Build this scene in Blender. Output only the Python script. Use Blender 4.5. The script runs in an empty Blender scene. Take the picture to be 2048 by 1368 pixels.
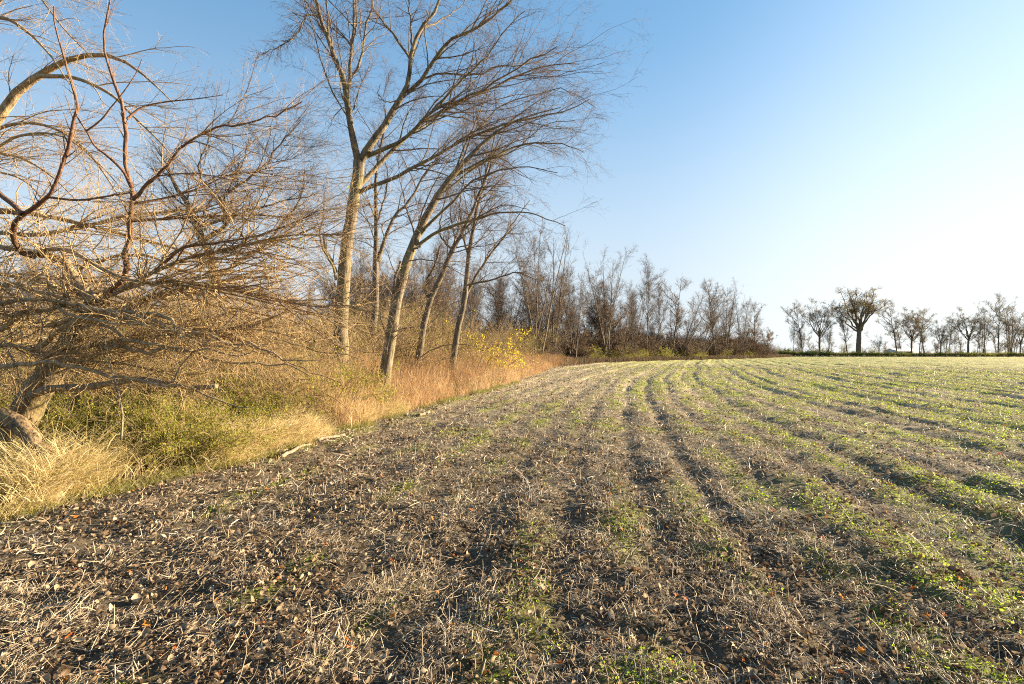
import bpy, math
import numpy as np
from math import radians, sin, cos, pi
from mathutils import Vector

SC = bpy.context.scene
COL = SC.collection

# ------------------------------------------------------------------ camera
CAM_H = 1.6
F = 1100.0            # focal length in pixels of a 2048 wide picture
PITCH = math.atan(21 / F)
cam_d = bpy.data.cameras.new("camera")
cam = bpy.data.objects.new("camera", cam_d)
COL.objects.link(cam)
cam.location = (0, 0, CAM_H)
cam.rotation_euler = (pi / 2 + PITCH, 0, 0)
cam_d.sensor_width = 36
cam_d.lens = 36 * F / 2048
cam_d.clip_end = 9000
cam_d.clip_start = 0.05
SC.camera = cam

# ------------------------------------------------------------------ light
SUN_AZ = radians(70)      # clockwise from the view direction (+Y)
SUN_EL = radians(13)
sdir = Vector((sin(SUN_AZ) * cos(SUN_EL), cos(SUN_AZ) * cos(SUN_EL), sin(SUN_EL)))
W = bpy.data.worlds.new("World")
SC.world = W
W.use_nodes = True
nt = W.node_tree
bg = nt.nodes["Background"]
sky = nt.nodes.new("ShaderNodeTexSky")
sky.sky_type = 'NISHITA'
sky.sun_disc = False
sky.sun_elevation = SUN_EL
sky.sun_rotation = SUN_AZ
sky.altitude = 0
sky.air_density = 1.0
sky.dust_density = 0.6
sky.ozone_density = 1.6
gm = nt.nodes.new("ShaderNodeGamma"); gm.inputs[1].default_value = 0.5
nt.links.new(sky.outputs[0], gm.inputs[0])
tn = nt.nodes.new("ShaderNodeMix"); tn.data_type = 'RGBA'; tn.blend_type = 'MULTIPLY'; tn.inputs[0].default_value = 1
nt.links.new(gm.outputs[0], tn.inputs[6]); tn.inputs[7].default_value = (.87, 1.43, 1.90, 1)
wtc = nt.nodes.new("ShaderNodeTexCoord"); sep = nt.nodes.new("ShaderNodeSeparateXYZ")
nt.links.new(wtc.outputs['Generated'], sep.inputs[0])
hr = nt.nodes.new("ShaderNodeMapRange"); hr.interpolation_type = 'SMOOTHSTEP'
hr.inputs[1].default_value = -.05; hr.inputs[2].default_value = .55; hr.inputs[3].default_value = .92; hr.inputs[4].default_value = 0.0
nt.links.new(sep.outputs[2], hr.inputs[0])
hz = nt.nodes.new("ShaderNodeMix"); hz.data_type = 'RGBA'
nt.links.new(hr.outputs[0], hz.inputs[0]); nt.links.new(tn.outputs[2], hz.inputs[6]); hz.inputs[7].default_value = (3.4, 3.6, 3.75, 1)
dp = nt.nodes.new("ShaderNodeVectorMath"); dp.operation = 'DOT_PRODUCT'
nt.links.new(wtc.outputs['Generated'], dp.inputs[0])
_g = Vector((sin(radians(60)), cos(radians(60)), .08)).normalized()     # bright low air toward the sun
dp.inputs[1].default_value = _g
gl = nt.nodes.new("ShaderNodeMapRange"); gl.interpolation_type = 'SMOOTHERSTEP'
gl.inputs[1].default_value = .62; gl.inputs[2].default_value = 1.05; gl.inputs[3].default_value = 0; gl.inputs[4].default_value = 1.1
nt.links.new(dp.outputs['Value'], gl.inputs[0])
ad = nt.nodes.new("ShaderNodeMix"); ad.data_type = 'RGBA'; ad.blend_type = 'ADD'; ad.clamp_factor = False
nt.links.new(gl.outputs[0], ad.inputs[0]); nt.links.new(hz.outputs[2], ad.inputs[6]); ad.inputs[7].default_value = (1.15, 1.0, .8, 1)
nt.links.new(ad.outputs[2], bg.inputs[0])
bg.inputs[1].default_value = 0.05
sl = bpy.data.lights.new("sun", 'SUN')
sl.energy = 4.7
sl.angle = radians(0.5)
sl.color = (1.0, 0.79, 0.51)
so = bpy.data.objects.new("sun", sl)
COL.objects.link(so)
so.rotation_euler = (-sdir).to_track_quat('-Z', 'Y').to_euler()
SC.view_settings.view_transform = 'Standard'
SC.view_settings.look = 'None'
SC.view_settings.gamma = 1
SC.view_settings.exposure = 2.32
SC.cycles.use_denoising = False
SC.cycles.filter_width = 1.1
SC.cycles.max_bounces = 6
SC.cycles.transparent_max_bounces = 4

# ------------------------------------------------------------------ helpers
R0 = np.random.default_rng(11)

def nrm(v):
    return v / np.maximum(np.linalg.norm(v, axis=-1, keepdims=True), 1e-9)

def px(x, y, d):
    """point seen at photograph pixel (x, y) and distance d along the ground"""
    u = (x - 1024) / F
    v = (684 - y) / F
    c, s = cos(PITCH), sin(PITCH)
    fy = c - v * s
    fz = s + v * c
    k = d / fy
    return np.array([u * k, d, CAM_H + fz * k])

def _hash(ix, iy, seed):
    h = (ix.astype(np.int64) * 374761393 + iy.astype(np.int64) * 668265263 + seed * 1442695041) & 0x7fffffff
    h = ((h ^ (h >> 13)) * 1274126177) & 0x7fffffff
    h = h ^ (h >> 16)
    return (h & 0xffff) / 65535.0

def vnoise(x, y, seed=0):
    ix = np.floor(x); iy = np.floor(y)
    fx = x - ix; fy = y - iy
    fx = fx * fx * (3 - 2 * fx); fy = fy * fy * (3 - 2 * fy)
    a = _hash(ix, iy, seed); b = _hash(ix + 1, iy, seed)
    c = _hash(ix, iy + 1, seed); d = _hash(ix + 1, iy + 1, seed)
    return (a * (1 - fx) + b * fx) * (1 - fy) + (c * (1 - fx) + d * fx) * fy

def fbm(x, y, seed=0, o=3):
    s = 0; a = 1; t = 0
    for k in range(o):
        s = s + a * vnoise(x * 2 ** k + 17.3 * k, y * 2 ** k + 5.1 * k, seed + k); t += a; a *= .5
    return s / t

EDGE = np.array([(-60, -20), (-5.9, -6), (-5.5, 1), (-5.2, 4), (-4.75, 6.2), (-4.25, 7.6), (-3.8, 9.2), (-3.15, 13.5), (-2.1, 18.5),
                 (-.2, 27), (4.3, 58), (12, 80), (28, 103), (70, 150), (96, 190), (110, 215), (120, 400), (130, 4000)], float)

def edge_x(y):
    return np.interp(y, EDGE[:, 1], EDGE[:, 0])

FAR_Y = 206.0

def edge_dist(x, y):
    """positive inside the field"""
    e = x - edge_x(y)
    k = np.interp(y, [0, 50, 70, 100, 150, 200], [1, 1, .9, .75, .7, .7])
    return np.minimum(e * k, FAR_Y - y)

def row_phase(x, y):
    yy = np.maximum(y - 6, 0)
    g = .16 * y + .0008 * np.minimum(yy, 80) ** 2 + .128 * np.maximum(yy - 80, 0)
    u = x - g - 0.0045 * x * np.clip(y, 0, 50)
    u = u + .22 * (fbm(x * .35, y * .12, 5) - .5) * 2 + .2 * (fbm(x * 1.6, y * .9, 6) - .5)
    return u / 0.78

def green_mask(x, y):
    u = row_phase(x, y)
    g = fbm(x * 1.3, y * .8, 21, 3)
    g2 = fbm(x * .16, y * .11, 31, 3)
    bias = np.interp(x - .12 * y, [-4, -1, 1.5, 4, 12, 30], [-.15, -.13, -.05, .07, .19, .25])
    r = .11 * np.cos(2 * pi * (u - .1)) * np.interp(y, [0, 30], [.8, 1])
    return np.clip((g * .6 + g2 * .4 - .5 + bias + r) * 4 + .28, 0, 1)

def H(x, y):
    x = np.asarray(x, float); y = np.asarray(y, float)
    e = edge_dist(x, y)
    inside = np.clip(e / .8 + .3, 0, 1)
    u = row_phase(x, y)
    d = np.hypot(x, y)
    amp = (.008 + .075 * fbm(x * .5, y * .3, 77, 3) ** 1.3) * np.interp(d, [0, 6, 20, 90], [.7, .85, 1.15, 1.5])
    prof = .5 + .5 * np.cos(2 * pi * u)
    amp = amp * np.interp(x - .16 * y, [-3, -.5, 1.5], [.25, .7, 1]) * (.4 + .95 * np.clip(fbm(u * .9, y * .06, 79, 2) * 2 - .5, 0, 1))
    big = .035 * np.cos(2 * pi * u / 3.0 + .7) * fbm(x * .2, y * .1, 78, 2) * 1.4
    h = inside * (amp * (1 - (1 - prof) ** 2.2) + big * np.interp(d, [0, 10, 40], [.5, 1, 1.6]))
    h = h + .06 * (fbm(x * 2.2, y * 2.2, 3, 3) - .5) * np.interp(d, [0, 15, 60], [1, 1.6, 2.2])
    h = h + np.where(d < 16, .05 * (fbm(x * 7, y * 9, 8, 3) - .5) * np.interp(d, [0, 8, 16], [1, .9, 0]), 0)
    h = h + .08 * (fbm(x * .3, y * .3, 9, 2) - .5) * inside
    h = h + np.clip(-e, 0, 3) * .05
    h = h + .35 * (fbm(x * .012, y * .012, 10, 2) - .5) * np.clip((d - 30) / 60, 0, 1)
    return h

def make_mesh(name, V, faces, tint=None, mat=None, parent=None, smooth=False, extra=None):
    """faces: list of int arrays (n,3) or (n,4)"""
    me = bpy.data.meshes.new(name)
    V = np.ascontiguousarray(V, np.float32)
    me.vertices.add(len(V)); me.vertices.foreach_set("co", V.ravel())
    nl = sum(f.size for f in faces); npol = sum(len(f) for f in faces)
    me.loops.add(nl)
    me.loops.foreach_set("vertex_index", np.concatenate([f.ravel() for f in faces]).astype(np.int32))
    me.polygons.add(npol)
    tot = np.concatenate([np.full(len(f), f.shape[1]) for f in faces])
    st = np.concatenate([[0], np.cumsum(tot)[:-1]])
    me.polygons.foreach_set("loop_start", st.astype(np.int32))
    if smooth:
        me.polygons.foreach_set("use_smooth", np.ones(npol, bool))
    at = dict(extra or {})
    if tint is not None: at['tint'] = tint
    for k, a in at.items():
        A = me.attributes.new(k, 'FLOAT', 'POINT')
        A.data.foreach_set("value", np.ascontiguousarray(a, np.float32))
    me.update(calc_edges=True)
    o = bpy.data.objects.new(name, me)
    COL.objects.link(o)
    if mat: me.materials.append(mat)
    if parent: o.parent = parent
    return o

class MB:
    """collects vertex blocks into one mesh"""
    def __init__(s): s.V = []; s.T = []; s.Fq = []; s.Ft = []; s.n = 0
    def add(s, V, T, Fq=None, Ft=None):
        V = V.reshape(-1, 3)
        s.V.append(V); s.T.append(np.broadcast_to(T, (len(V),)) if np.ndim(T) == 0 else T.ravel())
        if Fq is not None: s.Fq.append(Fq + s.n)
        if Ft is not None: s.Ft.append(Ft + s.n)
        s.n += len(V)
    def tubes(s, P, R, sides=3, tint=0.0):
        P = np.asarray(P, float); R = np.asarray(R, float)
        N, K = P.shape[:2]
        if N == 0: return
        T = np.empty_like(P)
        T[:, 1:-1] = P[:, 2:] - P[:, :-2]; T[:, 0] = P[:, 1] - P[:, 0]; T[:, -1] = P[:, -1] - P[:, -2]
        T = nrm(T)
        mt = nrm(P[:, -1] - P[:, 0])
        ref = nrm(np.cross(mt, nrm(np.stack([np.sin(np.arange(N) * 1.7), np.cos(np.arange(N) * 2.3), np.sin(np.arange(N) * .9 + 1)], 1)) + np.array([.31, .17, .11])))
        A = nrm(ref[:, None, :] - T * np.sum(ref[:, None, :] * T, -1, keepdims=True))
        B = np.cross(T, A)
        a = np.arange(sides) * 2 * pi / sides
        V = P[:, :, None, :] + R[:, :, None, None] * (A[:, :, None, :] * np.cos(a)[None, None, :, None] + B[:, :, None, :] * np.sin(a)[None, None, :, None])
        i = np.arange(N)[:, None, None] * K * sides; k = np.arange(K - 1)[None, :, None] * sides; j = np.arange(sides)[None, None, :]
        j2 = (j + 1) % sides
        q = np.stack([i + k + j, i + k + j2, i + k + sides + j2, i + k + sides + j], -1).reshape(-1, 4)
        if np.ndim(tint) == 0: tt = float(tint)
        else: tt = np.broadcast_to(np.asarray(tint, float).reshape(N, -1)[:, :, None] if np.asarray(tint).ndim > 1 else np.asarray(tint, float)[:, None, None], (N, K, sides)).copy()
        s.add(V, tt, Fq=q)
    def ribbons(s, P, Wd, side, tint):
        """P (N,K,3), Wd (N,K), side (N,3)"""
        N, K = P.shape[:2]
        sd = side[:, None, :] * Wd[:, :, None]
        V = np.stack([P - sd, P + sd], 2)
        i = np.arange(N)[:, None] * K * 2; k = np.arange(K - 1)[None, :] * 2
        q = np.stack([i + k, i + k + 1, i + k + 3, i + k + 2], -1).reshape(-1, 4)
        s.add(V, np.broadcast_to(np.asarray(tint)[:, None, None], (N, K, 2)).copy(), Fq=q)
    def scatter(s, TV, pos, M, scale, tint, TFq=None, TFt=None):
        """template TV (m,3) placed at pos with matrices M (N,3,3)"""
        N, m = len(pos), len(TV)
        V = np.einsum('nij,mj->nmi', M, TV) * np.asarray(scale).reshape(-1, 1, 1) + pos[:, None, :]
        off = (np.arange(N) * m)[:, None, None]
        s.add(V, np.broadcast_to(np.asarray(tint)[:, None], (N, m)).copy(),
              Fq=None if TFq is None else (TFq[None] + off).reshape(-1, 4),
              Ft=None if TFt is None else (TFt[None] + off).reshape(-1, 3))
    def build(s, name, mat, parent=None, smooth=False):
        if not s.V: return None
        V = np.concatenate(s.V)
        if parent is not None: V = V - np.array(parent.location)
        f = []
        if s.Fq: f.append(np.concatenate(s.Fq))
        if s.Ft: f.append(np.concatenate(s.Ft))
        return make_mesh(name, V, f, np.concatenate(s.T), mat, parent, smooth)

def rotm(yaw, pitch, roll):
    cy, sy, cp, sp, cr, sr = np.cos(yaw), np.sin(yaw), np.cos(pitch), np.sin(pitch), np.cos(roll), np.sin(roll)
    z = np.zeros_like(cy); o = np.ones_like(cy)
    Z = np.stack([np.stack([cy, -sy, z], -1), np.stack([sy, cy, z], -1), np.stack([z, z, o], -1)], -2)
    Y = np.stack([np.stack([cp, z, sp], -1), np.stack([z, o, z], -1), np.stack([-sp, z, cp], -1)], -2)
    X = np.stack([np.stack([o, z, z], -1), np.stack([z, cr, -sr], -1), np.stack([z, sr, cr], -1)], -2)
    return Z @ Y @ X

def tag(o, label, cat, group=None, kind=None):
    if label: o['label'] = label
    if cat: o['category'] = cat
    if group: o['group'] = group
    if kind: o['kind'] = kind
    return o

def thing(name, loc, label, cat, group=None):
    o = bpy.data.objects.new(name, None); COL.objects.link(o)
    o.location = [float(v) for v in loc]; o.empty_display_size = .2
    return tag(o, label, cat, group)

def dup(root, loc, rz, sc, label=None, group=None):
    r = root.copy(); COL.objects.link(r)
    r.location = loc; r.rotation_euler = (0, 0, rz); r.scale = sc
    if label: r['label'] = label
    if group: r['group'] = group
    for ch in list(root.children):
        c = ch.copy(); COL.objects.link(c); c.parent = r
        for g in ch.children:
            d = g.copy(); COL.objects.link(d); d.parent = c
    return r

# ------------------------------------------------------------------ materials
def newmat(name):
    m = bpy.data.materials.new(name); m.use_nodes = True
    m.node_tree.nodes.clear()
    return m, m.node_tree

def N(nt, t, **kw):
    n = nt.nodes.new(t)
    for k, v in kw.items(): setattr(n, k, v)
    return n

def ramp(nt, fac, stops, interp='LINEAR'):
    r = nt.nodes.new("ShaderNodeValToRGB")
    r.color_ramp.interpolation = interp
    el = r.color_ramp.elements
    while len(el) > 1: el.remove(el[-1])
    el[0].position = stops[0][0]; el[0].color = (*stops[0][1], 1)
    for p, c in stops[1:]:
        e = el.new(p); e.color = (*c, 1)
    nt.links.new(fac, r.inputs[0])
    return r.outputs[0]

def noise(nt, scale, detail=4, rough=.6, coord='Object', vec_scale=None):
    tc = N(nt, "ShaderNodeTexCoord"); n = N(nt, "ShaderNodeTexNoise")
    n.inputs['Scale'].default_value = scale; n.inputs['Detail'].default_value = detail; n.inputs['Roughness'].default_value = rough
    src = tc.outputs[coord]
    if vec_scale:
        mp = N(nt, "ShaderNodeMapping"); mp.inputs['Scale'].default_value = vec_scale
        nt.links.new(src, mp.inputs[0]); src = mp.outputs[0]
    nt.links.new(src, n.inputs[0])
    return n.outputs[0]

def mixc(nt, fac, a, b, mode='MIX'):
    m = N(nt, "ShaderNodeMix", data_type='RGBA', blend_type=mode)
    for s, v in ((m.inputs[0], fac), (m.inputs[6], a), (m.inputs[7], b)):
        if isinstance(v, (int, float)): s.default_value = v
        elif isinstance(v, tuple): s.default_value = (*v, 1)
        else: nt.links.new(v, s)
    return m.outputs[2]

def attr(nt, name):
    a = N(nt, "ShaderNodeAttribute", attribute_name=name)
    return a.outputs['Fac']

def bark_mat(name, dark, light, moss, twig, mossamt=.5, streak=9):
    m, nt = newmat(name)
    out = N(nt, "ShaderNodeOutputMaterial"); b = N(nt, "ShaderNodeBsdfPrincipled")
    b.inputs['Roughness'].default_value = .85
    b.inputs['Specular IOR Level'].default_value = .25
    n1 = noise(nt, streak, 5, .65, vec_scale=(1, 1, .22))
    n2 = noise(nt, 1.3, 3, .6)
    n3 = noise(nt, 40, 3, .6, vec_scale=(1, 1, .5))
    c = ramp(nt, n1, [(.3, dark), (.62, light)])
    f = ramp(nt, n2, [(.5 - mossamt * .12, (0, 0, 0)), (.62, (1, 1, 1))])
    mm = N(nt, "ShaderNodeMath", operation='MULTIPLY'); nt.links.new(f, mm.inputs[0]); mm.inputs[1].default_value = mossamt
    c = mixc(nt, mm.outputs[0], c, moss)
    c = mixc(nt, .35, c, ramp(nt, n3, [(.35, (.35, .35, .35)), (.6, (1, 1, 1))]), 'MULTIPLY')
    c = mixc(nt, attr(nt, 'tint'), c, twig)
    nt.links.new(c, b.inputs['Base Color'])
    bp = N(nt, "ShaderNodeBump"); bp.inputs['Strength'].default_value = .8; bp.inputs['Distance'].default_value = .05
    nt.links.new(n1, bp.inputs['Height']); nt.links.new(bp.outputs[0], b.inputs['Normal'])
    nt.links.new(b.outputs[0], out.inputs[0])
    return m

def leafy_mat(name, stops, transl=.35, rough=.7, spec=.25, var=.25):
    m, nt = newmat(name)
    out = N(nt, "ShaderNodeOutputMaterial"); b = N(nt, "ShaderNodeBsdfPrincipled")
    b.inputs['Roughness'].default_value = rough; b.inputs['Specular IOR Level'].default_value = spec
    c = ramp(nt, attr(nt, 'tint'), stops)
    n = noise(nt, 30, 2, .5)
    c = mixc(nt, var, c, ramp(nt, n, [(.3, (.4, .4, .4)), (.65, (1.0, 1.0, 1.0))]), 'MULTIPLY')
    nt.links.new(c, b.inputs['Base Color'])
    if transl > 0:
        t = N(nt, "ShaderNodeBsdfTranslucent"); nt.links.new(c, t.inputs[0])
        ms = N(nt, "ShaderNodeMixShader"); ms.inputs[0].default_value = transl
        nt.links.new(b.outputs[0], ms.inputs[1]); nt.links.new(t.outputs[0], ms.inputs[2])
        nt.links.new(ms.outputs[0], out.inputs[0])
    else:
        nt.links.new(b.outputs[0], out.inputs[0])
    return m

M_BARK = bark_mat("bark_grey", (.04, .033, .026), (.25, .20, .142), (.23, .205, .07), (.17, .12, .095), .45, 13)
M_BARKD = bark_mat("bark_dark", (.06, .05, .04), (.19, .155, .12), (.11, .11, .05), (.12, .085, .065), .3)
M_RED = bark_mat("bark_red", (.13, .055, .035), (.22, .13, .085), (.20, .14, .07), (.36, .245, .135), .3, 20)
M_TAN = bark_mat("bark_tan", (.09, .062, .038), (.46, .35, .22), (.28, .25, .09), (.42, .295, .145), .25, 16)
M_FAR = bark_mat("bark_far", (.09, .08, .062), (.22, .185, .14), (.15, .15, .08), (.22, .175, .125), .2)
M_PALE = bark_mat("wood_pale", (.13, .10, .07), (.38, .31, .22), (.30, .26, .16), (.34, .27, .19), .3, 20)
M_OLD = bark_mat("bark_old_shaggy", (.035, .024, .014), (.33, .235, .14), (.16, .16, .04), (.3, .2, .12), .45, 22)
M_LOG = bark_mat("wood_weathered", (.10, .08, .055), (.38, .30, .21), (.26, .24, .12), (.4, .3, .2), .3, 26)
M_BRUSH = bark_mat("brush_brown", (.08, .052, .032), (.30, .20, .12), (.2, .18, .07), (.36, .26, .13), .3, 20)
M_BRUSHD = bark_mat("brush_dark", (.06, .045, .03), (.17, .12, .08), (.12, .1, .05), (.17, .12, .085), .3, 20)
M_STRAW = leafy_mat("dry_straw", [(0, (.15, .105, .065)), (.35, (.36, .275, .185)), (.7, (.58, .48, .34)), (1, (.76, .68, .54))], .15, .6, .35)
M_DEAD = leafy_mat("dead_leaf", [(0, (.05, .03, .022)), (.3, (.15, .10, .062)), (.6, (.32, .24, .155)), (.8, (.50, .41, .29)), (.9, (.30, .11, .05)), (.94, (.55, .16, .03)), (1, (.62, .25, .03))], .2)
M_WEED = leafy_mat("weed_green", [(0, (.08, .14, .015)), (.5, (.25, .36, .03)), (1, (.50, .55, .07))], .6)
M_GRASS = leafy_mat("dry_grass", [(0, (.13, .16, .03)), (.2, (.30, .28, .08)), (.45, (.54, .43, .19)), (.75, (.68, .55, .31)), (1, (.82, .71, .48))], .4)
M_DULL = leafy_mat("dull_forbs", [(0, (.07, .05, .03)), (.4, (.15, .105, .06)), (.75, (.28, .20, .12)), (1, (.42, .32, .2))], .3)
M_GOLD = leafy_mat("dry_forbs", [(0, (.17, .10, .055)), (.4, (.36, .22, .11)), (.75, (.53, .36, .19)), (1, (.72, .58, .36))], .3)
M_LEAFG = leafy_mat("understory_leaf", [(0, (.06, .10, .015)), (.5, (.25, .27, .035)), (1, (.52, .48, .08))], .55)
M_LEAFY = leafy_mat("yellow_leaf", [(0, (.22, .24, .03)), (.3, (.62, .53, .04)), (.75, (.74, .60, .05)), (1, (.70, .36, .06))], .5)
M_RUSS = leafy_mat("russet_leaf", [(0, (.14, .09, .055)), (.6, (.30, .18, .10)), (1, (.42, .25, .13))], .45)
M_OAKL = leafy_mat("oak_leaf", [(0, (.13, .12, .05)), (.6, (.24, .19, .08)), (1, (.34, .22, .09))], .5)

def ground_mat():
    m, nt = newmat("field_soil")
    out = N(nt, "ShaderNodeOutputMaterial"); b = N(nt, "ShaderNodeBsdfPrincipled")
    b.inputs['Roughness'].default_value = .9; b.inputs['Specular IOR Level'].default_value = .2
    fine = noise(nt, 28, 6, .75); mid = noise(nt, 5, 5, .7); wide = noise(nt, .5, 4, .6)
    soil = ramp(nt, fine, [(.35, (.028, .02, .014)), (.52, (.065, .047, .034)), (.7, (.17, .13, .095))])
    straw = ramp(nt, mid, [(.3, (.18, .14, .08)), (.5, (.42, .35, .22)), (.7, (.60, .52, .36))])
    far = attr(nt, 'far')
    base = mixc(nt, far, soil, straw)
    gr = ramp(nt, mid, [(.3, (.12, .15, .02)), (.7, (.40, .42, .07))])
    mt = N(nt, "ShaderNodeMath", operation='MULTIPLY'); nt.links.new(attr(nt, 'green'), mt.inputs[0])
    nt.links.new(ramp(nt, fine, [(.4, (.35, .35, .35)), (.6, (1, 1, 1))]), mt.inputs[1])
    base = mixc(nt, mt.outputs[0], base, gr)
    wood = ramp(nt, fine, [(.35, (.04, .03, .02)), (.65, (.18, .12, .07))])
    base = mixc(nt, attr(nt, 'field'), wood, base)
    base = mixc(nt, .4, base, ramp(nt, wide, [(.3, (.6, .6, .6)), (.6, (1, 1, 1))]), 'MULTIPLY')
    nt.links.new(base, b.inputs['Base Color'])
    bp = N(nt, "ShaderNodeBump"); bp.inputs['Strength'].default_value = 1; bp.inputs['Distance'].default_value = .04
    nt.links.new(fine, bp.inputs['Height'])
    bp2 = N(nt, "ShaderNodeBump"); bp2.inputs['Strength'].default_value = 1; bp2.inputs['Distance'].default_value = .12
    nt.links.new(mid, bp2.inputs['Height']); nt.links.new(bp.outputs[0], bp2.inputs['Normal'])
    nt.links.new(bp2.outputs[0], b.inputs['Normal'])
    nt.links.new(b.outputs[0], out.inputs[0])
    return m

# ------------------------------------------------------------------ ground: one sheet to the horizon
def build_ground():
    a_f = np.linspace(radians(-60), radians(60), 1250)
    a_b = np.linspace(radians(60), radians(300), 90)[1:-1]
    az = np.concatenate([a_f, a_b])
    r = np.concatenate([np.geomspace(.4, 1.6, 25)[:-1], np.geomspace(1.6, 240, 720), np.geomspace(240, 6000, 30)[1:]])
    A, Rr = np.meshgrid(az, r)
    X = np.sin(A) * Rr; Y = np.cos(A) * Rr
    Z = H(X, Y)
    na, nr = len(az), len(r)
    V = np.stack([X, Y, Z], -1).reshape(-1, 3)
    V = np.concatenate([V, [[0, 0, float(np.mean(Z[0]))]]])
    i = np.arange(nr - 1)[:, None] * na; j = np.arange(na)[None, :]; j2 = (j + 1) % na
    q = np.stack([i + j, i + na + j, i + na + j2, i + j2], -1).reshape(-1, 4)
    t = np.stack([np.full(na, nr * na), np.arange(na), (np.arange(na) + 1) % na], -1)
    x, y = V[:, 0], V[:, 1]
    d = np.hypot(x, y); e = edge_dist(x, y)
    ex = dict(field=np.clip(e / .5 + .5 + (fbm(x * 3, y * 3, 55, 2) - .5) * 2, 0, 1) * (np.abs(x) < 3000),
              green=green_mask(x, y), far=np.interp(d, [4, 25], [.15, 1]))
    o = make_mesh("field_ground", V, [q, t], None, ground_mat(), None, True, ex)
    tag(o, "furrowed stubble field with frosty rows", "field", kind='structure')
build_ground()

def ptsH(x, y, dz=0.0):
    return np.stack([x, y, H(x, y) + dz], -1)

# ------------------------------------------------------------------ litter on the field
def polar(n, r0, r1, a0, a1, rng, p=0.0):
    """density ~ r^(p-2)"""
    u = rng.random(n)
    if p == 0: r = r0 * (r1 / r0) ** u
    else: r = (r0 ** p + u * (r1 ** p - r0 ** p)) ** (1 / p)
    a = rng.uniform(a0, a1, n)
    return np.sin(a) * r, np.cos(a) * r, r

A0, A1 = radians(-52), radians(52)

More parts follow.
